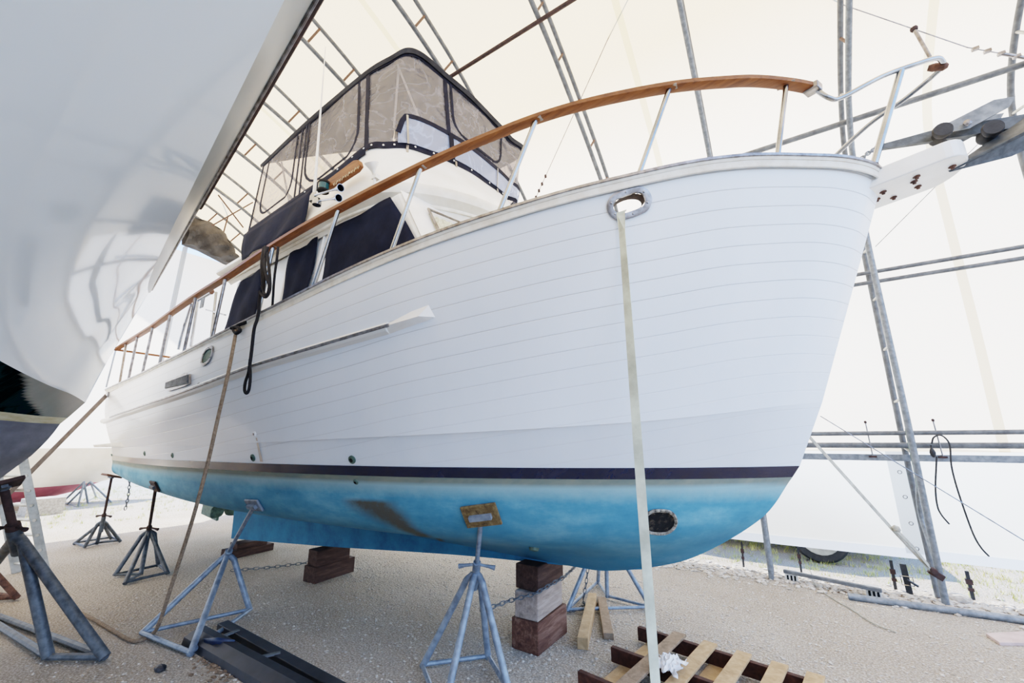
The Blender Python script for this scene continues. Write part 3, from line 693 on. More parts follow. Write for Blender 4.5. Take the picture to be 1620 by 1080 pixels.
# ---------------- pulpit
pp=[V(hr[-1])+V((.0,0,0)),(2.469,-0.420,3.794),(2.543,-0.360,3.810),(2.781,-0.250,3.940),(2.975,-0.170,4.001),(3.094,-0.100,4.042),(3.139,-0.035,4.045),(3.152,0.000,4.055)]
ps=spline(pp[:-1],6)
full_p=ps+[V(pp[-1])]+[V((p.x,-p.y,p.z)) for p in ps[::-1]]
obj('bow_pulpit',MB().tube(full_p,.0155,12),'steel',bt,True,auto=60)
for sy in (1,-1):
    a,b=V(hr[-1])-V((.05,-.01,0)),V(hr[-1])+V((.03,-.03,-.01)); obj('rail_end_fitting',MB().beam((a.x,a.y*sy,a.z),(b.x,b.y*sy,b.z),.075,.05),'dsteel',bt,bevel=.008)
for a,b in (((2.888,-0.200,3.969),(2.643,-0.200,3.332)),): 
    for s in (1,-1): 
        pst=obj('pulpit_stanchion',MB().tube([(b[0],b[1]*s,b[2]),(a[0],a[1]*s,a[2])],.021 if s==1 else .016,14),'steel',bt,True)
obj('pulpit_foot_clamp',MB().lathe(V((2.641,-0.200,3.323)),(0,0,1),[(.034,0),(.034,.03),(.02,.035)],14).box(V((2.619,-0.200,3.361)),(.06,.03,.012)),'rustd',bt)
fs=[(3.101,0.000,4.145),(3.069,0.000,4.408)]; 
fl=obj('flagstaff_socket',MB().tube(fs,.011,10),'dsteel',bt,True); obj('tip_knob',MB().lathe(fs[1],V(fs[1])-V(fs[0]),[(.018,-.012),(.022,0),(.02,.012),(.008,.018)],12),'rustd',fl)
obj('rusty_joint',MB().lathe((3.123,-0.000,4.046),(1,0,-.4),[(.018,-.05),(.027,-.02),(.024,.01),(.028,.03),(.012,.05)],10),'rust',bt)
# ---------------- anchor platform
tv=[(2.614,-0.190,3.321),(2.828,-0.190,3.359),(2.975,-0.190,3.385),(3.055,-0.170,3.403),(3.117,-0.100,3.407)]
TZ=[3.38,3.40,3.42]
def plat():
    zt0,zt1=V(tv[0]).z,V(tv[2]).z
    xa,xb=2.30,V(tv[2]).x
    out=[(xa,-.19),(2.6,-.19),(xb,-.19)]
    for k in range(1,12): a=-PI_/2+PI_*k/12; out.append((xb+.14*math.cos(a),.19*math.sin(a)))
    out+=[(xb,.19),(2.6,.19),(xa,.19)]
    zt=lambda x: zt0+(zt1-zt0)*(x-2.62)/(xb-2.62)
    m=MB(); n=len(out); T=.115
    m.v=[(x,y,zt(x)) for x,y in out]+[(x,y,zt(x)-T) for x,y in out]; m.f=[tuple(range(n)),tuple(n+i for i in range(n))[::-1]]+[(i,(i+1)%n,n+(i+1)%n,n+i) for i in range(n)]
    return m,zt,xb,T
pm,zt,xb,T=plat(); plf=obj('anchor_platform',pm,'white',bt,bevel=.008)
bl=MB()
for (dx,y) in ((-.28,-.06),(-.30,.02),(-.12,-.10),(-.12,-.04),(-.2,.09),(-.08,.06),(.06,-.05)): 
    x=xb+dx; bl.lathe((x,y,zt(x)-T-.001),(0,0,-1),[(.02,0),(.02,.004),(.01,.006),(.01,.018),(.002,.02)],8)
obj('rusty_bolts',bl,'rust',plf)
# bow roller
rl=MB(); c0=V((3.049,-0.000,3.544)); c1_=V((3.316,0.000,3.580))
for s in (-1,1):
    y=s*.075; rl.prism([(c0.x-.01,y,c0.z-.035),(c0.x+.01,y,c0.z+.025),(c1_.x-.04,y,c1_.z+.055),(c1_.x+.045,y,c1_.z+.035),(c1_.x+.01,y,c1_.z-.02),(c0.x+.10,y,c0.z-.05)],(0,.008,0))
rl_=obj('bow_roller',rl,'galv',bt,label='galvanised twin-wheel bow roller')
for q in (V((3.033,-0.030,3.530)),V((3.235,-0.030,3.448))): obj('roller_wheel',MB().lathe(q-V((0,.06,0)),(0,1,0),[(.045,0),(.05,.02),(.032,.06),(.05,.10),(.045,.12)],18),'rubber',rl_,True,auto=40)
obj('roller_bolt',MB().lathe(V((3.136,-0.090,3.521)),(0,-1,0),[(.02,0),(.02,.01),(.008,.016)],8),'dsteel',rl_)
# anchor
an=thing('anchor','dark galvanised plough anchor stowed on the bow roller','anchor',(3.195,0.000,3.561))
s0,s1=V((2.722,0.000,3.579)),V((3.349,0.000,3.526)); 
obj('shank',MB().add([s0+V((0,-.012,-.012)),s0+V((0,.012,-.012)),s0+V((0,.012,.018)),s0+V((0,-.012,.018)),
  lerp(s0,s1,.5)+V((0,-.014,-.05)),lerp(s0,s1,.5)+V((0,.014,-.05)),lerp(s0,s1,.5)+V((0,.014,.035)),lerp(s0,s1,.5)+V((0,-.014,.035)),
  s1+V((.1,-.016,-.10)),s1+V((.1,.016,-.10)),s1+V((.1,.016,-.02)),s1+V((.1,-.016,-.02))],
  [(0,3,2,1),(0,1,5,4),(1,2,6,5),(2,3,7,6),(3,0,4,7),(4,5,9,8),(5,6,10,9),(6,7,11,10),(7,4,8,11),(8,9,10,11)]),'jack',an)
tp_,hl=V((3.029,0.000,3.278)),V((3.396,0.000,3.439))
fk=MB(); fk.add([tp_,hl+V((.05,0,.09)),hl+V((.12,-.17,-.03)),hl+V((-.05,-.13,-.10)),hl+V((.12,.17,-.03)),hl+V((-.05,.13,-.10))],[(0,1,2,3),(0,5,4,1)])
obj('fluke',fk,'jack',an,solid=.02)
ch=MB(); ln=[(2.627,-0.060,3.498),(2.670,-0.040,3.539),(2.722,0.000,3.579)]
cp_=resample(ln,6)
for i in range(5):
    q=lerp(cp_[i],cp_[i+1],.5); d=(cp_[i+1]-cp_[i]).normalized(); x,y,_=frame_z(d); u=x if i%2 else y
    ch.tube([q+d*.024*math.cos(t)+u*.012*math.sin(t) for t in np.linspace(0,2*PI_,11)[:-1]],.005,6,closed=True)
obj('anchor_chain',ch,'galv',an,True)
# ---------------- cabin
Yc=1.2
def pr(pts): return [V(p) for p in pts]
cab=MB()
zb=2.2
# side outline (x,z) starboard
A0=(-3.92,zb);A1=(-3.74,3.62);A2=(-.72,3.84);A3=(-.2,zb+.7);A4=(-.0,zb)
cab.prism([(x,-Yc,z) for x,z in (A0,A1,A2,A3,A4)],(0,2*Yc,0))
cb=obj('cabin',cab,'white',bt,bevel=.04)
# windshield panes sloping (front of the cabin is crowned)
fr=MB(); 
fr.grid([[(A2[0]+.0,-Yc,A2[1]),(A2[0]+.22,-.45,A2[1]+.02),(A2[0]+.26,0,A2[1]+.02),(A2[0]+.22,.45,A2[1]+.02),(A2[0],Yc,A2[1])],[(A3[0],-Yc,A3[1]),(A3[0]+.26,-.45,A3[1]),(A3[0]+.30,0,A3[1]),(A3[0]+.26,.45,A3[1]),(A3[0],Yc,A3[1])]])
fro=obj('windshield_frame',fr,'white',bt)
def wpane(y0,y1,name):
    def fp(y,t): # point on the front face
        ax=A2[0]+.22*min(1,(Yc-abs(y))/.75)+.03; bx=A3[0]+.26*min(1,(Yc-abs(y))/.75)+.03
        return V((ax+(bx-ax)*t, y, A2[1]+(A3[1]-A2[1])*t))
    ins=.0
    o=obj('window_curtain',MB().grid([[fp(y,t)+V((-.012 if t>.2 else 0,0,0))+V((.008*math.sin(i*2.2),0,0)) for i,y in enumerate(np.linspace(y0,y1,26))] for t in (.22,.5,.95)]),'curtainp',bt,True,label='pleated beige window curtain')
    gm=MB(); P=[fp(y0,.17)+V((.012,0,0)),fp(y1,.17)+V((.012,0,0)),fp(y1,.97)+V((.012,0,0)),fp(y0,.97)+V((.012,0,0))]
    gm.tube(P,.014,6,closed=True); obj('window_frame',gm,'dsteel',o)
for a,b in ((-1.02,-.42),(-.33,.33),(.42,1.02)): wpane(a,b,'w')
# side windows with navy covers
def cover(c,lab):
    c=pr(c); n=V((0,-1,0)); rows=[]
    for i in range(9):
        r=[]
        for j in range(13):
            u,v=j/12,i/8; p=lerp(lerp(c[0],c[1],u),lerp(c[3],c[2],u),v); p=p+n*(.034+.008*math.sin(u*9+v*4)+.006*math.sin(v*7-u*5)); r.append(p)
        rows.append(r)
    o=obj('window_cover',MB().grid(rows),'canvas',bt,True,solid=.004,label=lab)
    st_=MB()
    for p in (c[0],c[1]): st_.lathe(p+n*.02+V((0,0,-.02)),n,[(.012,0),(.010,.005),(.003,.007)],8)
    obj('snap',st_,'lens',o)
    return o
cover([(-1.692,-1.200,3.733),(-0.802,-1.200,3.778),(-0.364,-1.200,3.131),(-1.761,-1.200,3.113)],'navy canvas cover on the forward side window')
cover([(-2.439,-1.200,3.668),(-1.910,-1.200,3.725),(-1.980,-1.200,3.111),(-2.479,-1.200,3.045)],'navy canvas cover on the narrow middle window')
cover([(-3.548,-1.200,3.563),(-3.013,-1.200,3.623),(-3.027,-1.200,2.877),(-3.806,-1.200,2.872)],'navy canvas cover on the aft side window')
tm=MB()
for c in ([(-2.502,-1.200,3.717),(-1.833,-1.200,3.790),(-1.917,-1.200,3.077),(-2.550,-1.200,3.021)],): 
    c=pr(c); tm.tube([p+V((0,-.004,0)) for p in c],.018,6,closed=True)
obj('window_frame',tm,'white',bt)
# flybridge deck brow: soffit + moulded edge
browz=PI([-3.8,-3,-2,-1.4,-.8,-.2],[3.67,3.72,3.78,3.84,3.90,3.93])
def brow_pts(z,dx=0,dy=0):
    st_=[(-3.8,-1.42),(-3.0,-1.42),(-2.0,-1.41),(-1.4,-1.38),(-1.05,-1.34),(-.80,-1.22),(-.58,-1.02),(-.38,-.72),(-.24,-.36),(-.20,0)]
    st_=[(x+dx*min(1,max(0,(x+1.4)/.9)),y-(dy*(1 if x<-.7 else .3))) for x,y in st_]
    s2=[(x,-y) for x,y in st_[:-1][::-1]]
    return spline([(x,y,float(browz(x))+z-3.93) for x,y in st_+s2],6)
def scale_pts(P,f,dz):
    out=[]
    for p in P:
        q=min(1,max(0,(p.x+1.5)/.8)); d=dz*(q+.42*(1-q)) if dz<0 else dz
        out.append(V((p.x if p.x<-1 else -1+(p.x+1)*f, p.y*f, p.z+d)))
    return out
b0=brow_pts(3.93); rows=[scale_pts(b0,.87,-.23),scale_pts(b0,.90,-.15),scale_pts(b0,.90,-.10),scale_pts(b0,.985,-.05),b0,scale_pts(b0,.99,.05)]
obj('flybridge_brow',MB().grid(rows),'cream',bt,True,auto=35)
em=scale_pts(b0,.905,-.13)
obj('eave_moulding',MB().tube(em,.018,8),'dirty',bt,True)
n=len(b0); cl_=MB(); cl_.v=[tuple(p) for p in b0]; cl_.f=[tuple(range(n))]; obj('flybridge_deck',cl_,'deck',bt)
# coaming: from brow up to canvas line
ct=[(-2.9,-1.25,4.25),(-2.083,-1.250,4.349),(-1.630,-1.240,4.406),(-1.285,-1.200,4.516),(-1.120,-1.074,4.560),(-0.994,-0.910,4.610),(-0.935,-0.683,4.660),(-0.864,-0.455,4.700),(-0.817,-0.092,4.760),(-0.815,0.225,4.800),(-0.815,0.568,4.840),(-0.870,0.871,4.860)]
ct=ct+[(ct[-1][0]-.25,1.0,4.80),(-1.6,1.15,4.6),(-2.9,1.25,4.25)]
ctp=resample(spline(ct,6),len(b0)*1)
# matching lower curve: same param over the part of the brow
lowr=resample([p for p in scale_pts(b0,.985,.045) if p.x>-3.2],len(ctp))
rows=[lowr]
for k in (.33,.66,1.0): 
    rows.append([lerp(a,b,k)+ (b-a).cross(V((0,0,1))).normalized()*0 for a,b in zip(lowr,ctp)])
obj('flybridge_coaming',MB().grid(rows),'white',bt,True,auto=60)
# side canvas weather cloth over rail
wc=[(-3.319,-1.360,4.084),(-1.887,-1.360,4.196),(-1.824,-1.450,3.696),(-3.054,-1.450,3.641)]
c=pr(wc); rows=[[lerp(lerp(c[0],c[1],j/16),lerp(c[3],c[2],j/16),i/8)+V((0,-.015-.014*math.sin(j*.9+i*.5)*(i/8+.2),0)) for j in range(17)] for i in range(9)]
obj('weather_cloth',MB().grid(rows),'canvas',bt,True,solid=.004,label='navy canvas weather cloth below the enclosure')
# enclosure surface param: bottom curve B, top curve Tt with matched stations
ST=[ # (top, bottom)
 ((-4.164,-0.950,5.681),(-3.549,-1.240,4.243)),
 ((-3.040,-1.000,5.785),(-2.499,-1.240,4.336)),
 ((-2.291,-1.030,5.811),(-1.791,-1.240,4.386)),
 ((-1.632,-1.040,5.839),(-1.287,-1.200,4.532)),
 ((-1.308,-1.000,5.865),(-1.132,-1.090,4.570)),
 ((-1.132,-0.920,5.951),(-0.992,-0.914,4.630)),
 ((-1.064,-0.740,6.011),(-0.926,-0.684,4.680)),
 ((-0.900,-0.526,5.833),(-0.847,-0.411,4.730)),
 ((-0.840,-0.157,5.829),(-0.812,-0.099,4.780)),
 ((-0.820,0.292,5.835),(-0.814,0.307,4.830)),
 ((-0.830,0.741,5.864),(-0.827,0.647,4.860)),
 ((-0.920,1.161,5.889),(-0.901,1.003,4.880))]
tz=V(ST[0][0]).z
ST+= [((-2.2,1.12,5.8),(-2.2,1.2,4.6)),((-4.3,1.0,V(ST[0][0]).z),(-4.0,1.22,4.35))]
TT=resample(spline([s[0] for s in ST],10),1) if False else None
tsp=spline([s[0] for s in ST],10); bsp=spline([s[1] for s in ST],10)
def ES(u,v):
    """u station index, v 0 top..1 bottom"""
    k=u*10; i=int(min(k,len(tsp)-2)); f=k-i
    a=lerp(tsp[i],tsp[i+1],f); b=lerp(bsp[i],bsp[i+1],f); p=lerp(a,b,v)
    return p
def EN(u,v):
    a=ES(u-.05 if u>.05 else u,v); b=ES(u+.05,v); d=b-a; e=ES(u,1)-ES(u,0); n=d.cross(e).normalized()
    c=V((-2.3,0,5)); return n if (ES(u,v)-c).dot(n)>0 else -n
def eband(us,vs,w,name,mat,th=.006,par=bt,lift=.008,label=None):
    pts=[ES(u,v)+EN(u,v)*lift for u,v in zip(us,vs)]; nn=[EN(u,v) for u,v in zip(us,vs)]
    sides=[]
    for i in range(len(pts)):
        d=(pts[min(i+1,len(pts)-1)]-pts[max(i-1,0)]).normalized(); sides.append(d.cross(nn[i]))
    return obj(name,MB().ribbon(pts,w,sides,th),mat,par,True,label=label)
U=np.linspace(0,13,131)
enc=obj('enclosure_panels',MB().grid([[ES(u,v)+EN(min(max(u,.1),12.9),v)*.02*math.sin(v*7+u*3)*.4 for u in U] for v in np.linspace(0,1,14)]),'vinyl',bt,True,auto=80,label='tinted clear vinyl enclosure panels')
eband(U[:115],[.0]*115,.10,'enclosure_top_hem','canvasd',par=enc); eband(U,[.99]*len(U),.085,'enclosure_bottom_hem','canvasd',par=enc)
lowh=U[(U<3.05)]; eband(lowh,[1.04]*len(lowh),.10,'side_skirt','canvas',par=enc,lift=.02)
V01=np.linspace(0,1,10)
for u in (1.0,1.12,3.0,7.0): eband([u]*10,V01,.05 if u in (3.0,7.0) else .03,'zip_band','canvasd',par=enc)
eband([0.02]*10,V01,.04,'zip_band','canvasd',par=enc)
def panel(u0,u1,v0,v1,skew=0,label='x',r=.18):
    # rounded outline open at the top
    pts=[]
    du=(u1-u0)
    for v in np.linspace(v0,v1-r,7): pts.append((u0,v))
    for t in np.linspace(0,PI_/2,6)[1:]: pts.append((u0+du*r*1.1*(1-math.cos(t)),v1-r+r*math.sin(t)))
    for t in np.linspace(PI_/2,PI_,6)[1:] : pts.append((u1-du*r*1.1*(1+math.cos(t)),v1-r+r*math.sin(t)))
    for v in np.linspace(v1-r,v0,7)[1:]: pts.append((u1,v))
    eband([p[0] for p in pts],[p[1] for p in pts],.032,'window_zip','canvasd',par=enc)
panel(.18,.88,.06,.88,r=.22); panel(1.2,2.72,.04,.93,r=.26); panel(7.25,9.6,.04,.62,r=.2)
# lower windshield panel with light blue vinyl
WU=np.linspace(4.55,11.6,40)
def wv(u): return .985-.27*min(1,max(0,(u-4.5)/.35))**.5*(1 if u<10 else max(0,1-(u-10)/2.4))
wrow=[[ES(u,wv(u)+(.985-wv(u))*k/5)+EN(u,.9)*.03 for u in WU] for k in range(6)]
wsd=obj('flybridge_windscreen',MB().grid(wrow),'vinylw',bt,True,auto=80,label='pale blue clear windscreen of the flybridge')
pts=[ES(u,wv(u))+EN(u,.8)*.035 for u in WU]; eband(list(WU),[wv(u) for u in WU],.055,'windscreen_hem','canvasd',par=wsd,lift=.035)
for u in (4.95,7.0,9.3): eband([u]*5,np.linspace(wv(u),1.0,5),.022 if u!=7.0 else .06,'windscreen_post','steel' if u!=7.0 else 'canvasd',par=wsd,lift=.045)
for u in (4.95,7.2,9.4): 
    p=ES(u,1.0)+EN(u,.9)*.02; obj('windscreen_bracket',MB().beam(p,p+V((0,0,-.14))+EN(u,.9)*.02,.025,.01,EN(u,.9)),'dsteel',wsd)
for u in [1.3,1.75,2.2,2.6,2.95,3.25,3.9,4.4]+list(np.arange(5.3,11.5,.9)): obj('snap',MB().lathe(ES(u,1.0)+EN(u,.9)*.022,EN(u,.9),[(.011,0),(.009,.004),(.003,.006)],8),'lens',enc)
# bimini top
tb_=resample(tsp[:113],57); 
ys=[p for p in tb_]
cen=V((-2.4,0,0)); rows=[]
for k,f in enumerate((1.02,1.03,.9,.7,.45,.2,0.02)):
    rows.append([V((cen.x+(p.x-cen.x)*f,p.y*f,p.z+(-.03 if k==0 else .03)+ .16*(1-f*f if f<1 else 0))) for p in [*tsp]])
bi=obj('bimini_top',MB().grid(rows),'roofc',bt,True,auto=60,label='charcoal canvas bimini top')
obj('bimini_peak',MB().tube([tsp[12]+V((0,.1,.02)),tsp[17]+V((0,.15,.10)),tsp[23]+V((0,.1,.02))],[.03,.07,.03],8),'roofc',bi,True)
# bimini frame seen through vinyl
for a,b in ((ES(4.3,.02)+V((-.03,.06,0)),ES(6.1,.75)+V((-.12,.1,0))),(ES(.35,.1)+V((0,.08,0)),ES(.75,.95)+V((0,.08,0))),(ES(4.3,.04)+V((-.03,.08,0)),ES(3.2,.55)+V((0,.3,0)))):
    obj('bimini_strut',MB().tube([a,b],.013,8),'whitepl',bt,True)
obj('helm_console',MB().box((-1.75,0,4.35),(.4,1.3,.7)),'white',bt,bevel=.05)
# antenna, horns, light, nameboard, speaker
ab=V((-1.649,-1.480,3.973)); at_=V((-1.826,-1.480,5.928))
an_=obj('whip_antenna',MB().tube([ab,lerp(ab,at_,.25),lerp(ab,at_,.6),at_],[.016,.013,.008,.004],10),'whitepl',bt,True); obj('antenna_mount',MB().lathe(ab-V((0,0,.08)),(0,0,1),[(.035,0),(.035,.06),(.02,.1)],12),'steel',an_,True)
hb=V((-1.513,-1.500,3.871))
ho=obj('twin_trumpet_horns',MB().lathe(hb-V((.03,0,.06)),(0,0,1),[(.04,0),(.042,.03),(.03,.07)],14),'steel',bt,True)
for q0,q1 in ((V((-1.589,-1.500,3.940)),V((-1.146,-1.520,3.839))),(V((-1.540,-1.500,3.854)),V((-1.157,-1.520,3.739)))):
    pass; d=(q1-q0)
    obj('trumpet',MB().lathe(q0,d,[(.012,0),(.008,d.length*.6),(.014,d.length*.8),(.036,d.length),(.032,d.length),(.012,d.length*.82),(.003,d.length*.6)],18),'steel',ho,True,auto=50)
gl=V((-1.497,-1.480,4.002)); o=obj('starboard_sidelight',MB().lathe(gl-V((0,0,.055)),(0,0,1),[(.05,0),(.055,.005),(.055,.02),(.048,.022),(.048,.09),(.055,.092),(.05,.115),(.01,.12)],18),'black',bt,True,auto=30)
obj('green_lens',MB().lathe(gl-V((0,0,.03)),(0,0,1),[(.049,0),(.0495,.06)],18),'green',o,True)
nb=[(-1.564,-1.400,4.095),(-1.141,-1.380,4.187),(-1.063,-1.380,4.161),(-1.035,-1.380,4.095),(-1.085,-1.380,4.061),(-1.495,-1.400,3.998)]
nbo=obj('nameboard',MB().prism(pr(nb),(0,-.05,0)),'teak',bt,bevel=.008,label='carved teak nameboard on the flybridge side')
lt=MB(); q0,q1=V((-1.392,-1.455,3.998)),V((-1.023,-1.435,4.068)); dd=(q1-q0).normalized(); uu=V((0,0,1))
for k in range(9):
    p=lerp(q0,q1,(k+.5)/9)+uu*.002; a=.02
    lt.tube([p+dd*-.012+uu*-a,p+dd*.004+uu*a*.9,p+dd*.014+uu*-a*.3,p+dd*.02+uu*a*.4] if k%2 else [p+dd*-.012+uu*a*.6,p+uu*-a*.8,p+dd*.012+uu*a*.5],.0035,5)
obj('carved_lettering',lt,'letter',nbo)
sp_=V((-0.900,-1.380,4.019)); o=obj('loudhailer',MB().lathe(sp_,(.15,-.5,.85),[(.012,-.08),(.02,-.02),(.03,0),(.062,.05),(.064,.058),(.05,.045),(.01,.02)],20),'whitepl',bt,True,auto=50)
obj('loudhailer_bracket',MB().tube([sp_+V((0,.02,-.06)),sp_+V((.01,.03,-.16))],.014,8).box(sp_+V((.01,.03,-.07)),(.06,.05,.04)),'whitepl',o)
# cabin aft bits: chrome boarding tubes, aft canvas
obj('boarding_ladder_tube',MB().tube(spline([(-4.915,-1.300,2.844),(-4.895,-1.300,3.066),(-4.776,-1.300,3.489)],5),.018,8),'steel',bt,True)
obj('boarding_ladder_tube',MB().tube([(-5.114,-1.100,2.954),(-5.196,-1.100,3.729)],.02,8).tube([(-4.459,-1.100,2.896),(-4.595,-1.100,3.685)],.018,8).tube([(-5.201,-1.100,3.689),(-4.730,-1.100,3.723)],.03,8).beam((-4.806,-1.100,3.458),(-4.174,-1.100,3.272),.03,.02),'steel',bt,True)
obj('buoy_light',MB().lathe((-4.559,-1.150,3.662),(0,-1,0),[(.035,0),(.04,.02),(.02,.04)],14),'rust',bt,True)
obj('engraved_plate',MB().box(V((-4.861,-1.150,3.559)),(.11,.012,.15)),'jack',bt,bevel=.004)
obj('deck_locker_cover',MB().add([(-5.027,-1.350,2.723),(-4.191,-1.350,2.794),(-4.211,-1.350,2.755),(-4.965,-1.350,2.646),V((-5.027,-1.350,2.723))+V((0,.6,0)),V((-4.191,-1.350,2.794))+V((0,.6,0))],[(0,1,2,3),(0,4,5,1)]),'canvas',bt)
# rudder, shaft, propeller
rd=MB(); rd.prism([(-6.55,-.02,.96),(-6.60,-.02,.42),(-6.0,-.02,.36),(-5.98,-.02,.92)],(0,.04,0)); obj('rudder',rd,'bronze',bt,bevel=.01)
obj('propeller_shaft',MB().tube([(-5.2,0,.66),(-5.98,0,.62)],.028,10).lathe((-5.55,0,.64),(-1,0,0),[(.05,0),(.06,.06),(.04,.12)],12),'bronze',bt,True)
pr_=obj('propeller',MB().lathe((-5.78,0,.63),(-1,0,-.04),[(.05,0),(.055,.08),(.02,.14)],14),'bronze',bt,True)
for k in range(4):
    a=PI_/4+k*PI_/2; m=MB(); rows=[]
    for i in range(7):
        f=i/6; rad=.05+.20*f; wd=.085*math.sin(PI_*min(1,f*.85+.12))+.01; tw=.6-.3*f; r=[]
        for s in (-1,0,1): r.append((-5.82+wd*s*math.sin(tw), rad*math.cos(a)-wd*s*math.cos(tw)*math.sin(a), .63+rad*math.sin(a)+wd*s*math.cos(tw)*math.cos(a)))
        rows.append(r)
    m.grid(rows); obj('blade',m,'bronze',pr_,True,solid=.012)
obj('trim_fin',MB().prism([(-5.3,-.10,.80),(-4.4,-.45,.88),(-4.35,-.50,.9),(-5.2,-.30,.95)],(0,0,.03)),'keelp',bt)

# ================================================================ supports
def block(name,label,c,size,rz,mat,group='timber cribbing blocks under the keel'):
    R=Matrix.Rotation(rz,3,'Z'); m=MB().box((0,0,0),size); o=obj(name,m,mat,None,bevel=.008); o.location=c; o.rotation_euler=(0,0,rz); tag(o,label,'timber block',group); return o
bh=.2
block('timber_block','bottom reddish timber block, largest of the stack under the forefoot',(.0,.01,.112),(.25,.50,.224),-.02,'blockwood_red')
block('timber_block','middle pale grey timber block of the stack under the forefoot',(.0,-.0,.324),(.215,.46,.196),.02,'blockwood_pale')
block('timber_block','topmost dark-stained block touching the keel in the front stack',(.0,.02,.520),(.22,.44,.188),-.03,'blockwood')
block('timber_block','bottom dark block of the stack under the middle of the keel',(-3.0,.06,.088),(.22,.56,.176),.05,'blockwood')
block('timber_block','top dark block of the stack under the middle of the keel',(-2.98,.02,.262),(.20,.44,.172),-.04,'blockwood')
block('timber_block','low dark block under the aft end of the keel',(-5.0,.05,.05),(.3,.6,.10),.05,'blockwood')
block('timber_block','thin dark block lying on the low block at the aft keel end',(-5.0,.05,.138),(.24,.42,.076),-.03,'blockwood')

def jack(label,apex,feet,pad,pn,mats,group,rleg=.024,rrod=.017,handle=True,brace=True,padmat='padwood',padsize=(.26,.02,.17),hz=None,nsplit=0,collar=.16):
    legm,rodm=mats; apex=V(apex); pad=V(pad); feet=[V(f) for f in feet]
    base=sum(feet,V((0,0,0)))/len(feet); t=thing('jack_stand',label,'boat stand',(base.x,base.y,0),group)
    ax=(pad-apex).normalized(); cb_=apex-V((0,0,collar))
    obj('centre_tube',MB().tube([apex-ax*collar*1.4,apex+ax*.01],rleg*1.15,12),legm,t,True)
    for f in feet:
        top_=apex-ax*collar*.35; out=(V((f.x,f.y,0))-V((top_.x,top_.y,0))).normalized()
        mid=top_+out*.07-V((0,0,.05)); f2=V((f.x,f.y,rleg*.8))
        obj('leg',MB().tube(spline([top_,mid,lerp(mid,f2,.12),f2],4),rleg*.92,10),legm,t,True)
    if brace:
        n=len(feet); cyc=sorted(feet,key=lambda f:math.atan2(f.y-base.y,f.x-base.x))
        for i in range(n):
            a,b=cyc[i],cyc[(i+1)%n]
            za=.035; obj('base_brace',MB().tube([(a.x,a.y,za),(b.x,b.y,za)],rleg*.62,8),legm,t,True)
    rt=pad-ax*.03
    obj('threaded_rod',MB().tube([apex-ax*.02,rt],rrod,12),rodm,t,True)
    hp=apex+ax*.035
    if handle:
        sd_=V((.92,.4,0)); 
        h=MB().lathe(hp-ax*.03,ax,[(rrod*1.7,0),(rrod*1.7,.05)],12)
        for s in (-1,1): h.tube([hp,hp+sd_*s*.09+V((0,0,-.012)),hp+sd_*s*.135+V((0,0,-.02))],[.010,.012,.019],8)
        obj('handle',h,rodm,t,True)
    n=V(pn).normalized(); x=V((1,0,0)); x=(x-n*x.dot(n)).normalized(); y=n.cross(x); R=Matrix((x,n,y)).transposed()
    po=obj('pad',MB().box(pad+n*.014,padsize if padsize[0]<padsize[2]*9 else padsize,R),padmat,t,bevel=.006)
    obj('pad_bracket',MB().box(pad+n*.035-V((0,0,.0)),(padsize[0]*.62,.03,.035),R).lathe(rt-ax*.02,ax,[(rrod*1.5,0),(rrod*1.3,.03)],10),legm,po)
    return t
G1='jack stands supporting the trawler'
pf=((0.122,-1.005,1.127),(0.289,-0.812,-0.507))
jack('pale galvanised jack stand in the foreground with a brown wooden pad on the blue hull',(-.10,-.76,.71),[(-.17,-.50,0),(-.50,-.86,0),(.02,-1.22,0),(.22,-.80,0)],pf[0],pf[1],('jackb','jackb'),G1,rleg=.026)
pl=((-2.113,-1.383,1.069),(0.065,-0.817,-0.573))
jack('blue-grey jack stand leaning inward beside the keel, rope lying at its feet',(-2.813,-1.220,0.560),[(-2.128,-1.697,-0.000),(-2.627,-1.032,0.000),(-2.875,-1.782,0.000)],pl[0],pl[1],('jackb','jackb'),G1,rleg=.028,handle=False,padsize=(.2,.02,.12),padmat='jackb')
p2=((-4.268,-1.445,1.115),(-0.051,-0.875,-0.481))
jack('dark jack stand under the aft bilge, nearer of the two by the stern',(-5.146,-1.150,0.516),[(-5.149,-1.400,-0.000),(-4.682,-1.421,0.000),(-4.939,-1.208,0.000),(-4.718,-1.008,0.000),(-5.211,-0.951,0.000)],p2[0],p2[1],('jack','rustd'),G1,rleg=.026,padmat='rustd',padsize=(.2,.02,.13))
p3=((-7.200,-1.080,1.110),(0.000,-0.800,-0.600))
jack('dark jack stand under the stern corner with a rusty screw, farther of the two',(-7.250,-1.092,0.456),[(-7.882,-1.217,0.000),(-7.409,-1.197,0.000),(-7.574,-1.019,0.000),(-7.484,-0.758,0.000),(-7.919,-0.771,0.000)],(-7.15,-1.13,1.10),(0,-.3,-1),('jack','rustd'),G1,rleg=.026,padmat='rust',padsize=(.3,.03,.2))
# port side stand behind forefoot
jack('grey jack stand on the far side of the keel behind the two short planks',(.15,1.10,.72),[(-0.048,0.626,0.000),(0.156,1.182,0.000),(0.620,1.127,0.000),(-0.092,1.555,0.000)],(.15,.70,1.08),(0,.5,-.8),('jackb','jackb'),G1,rleg=.024)
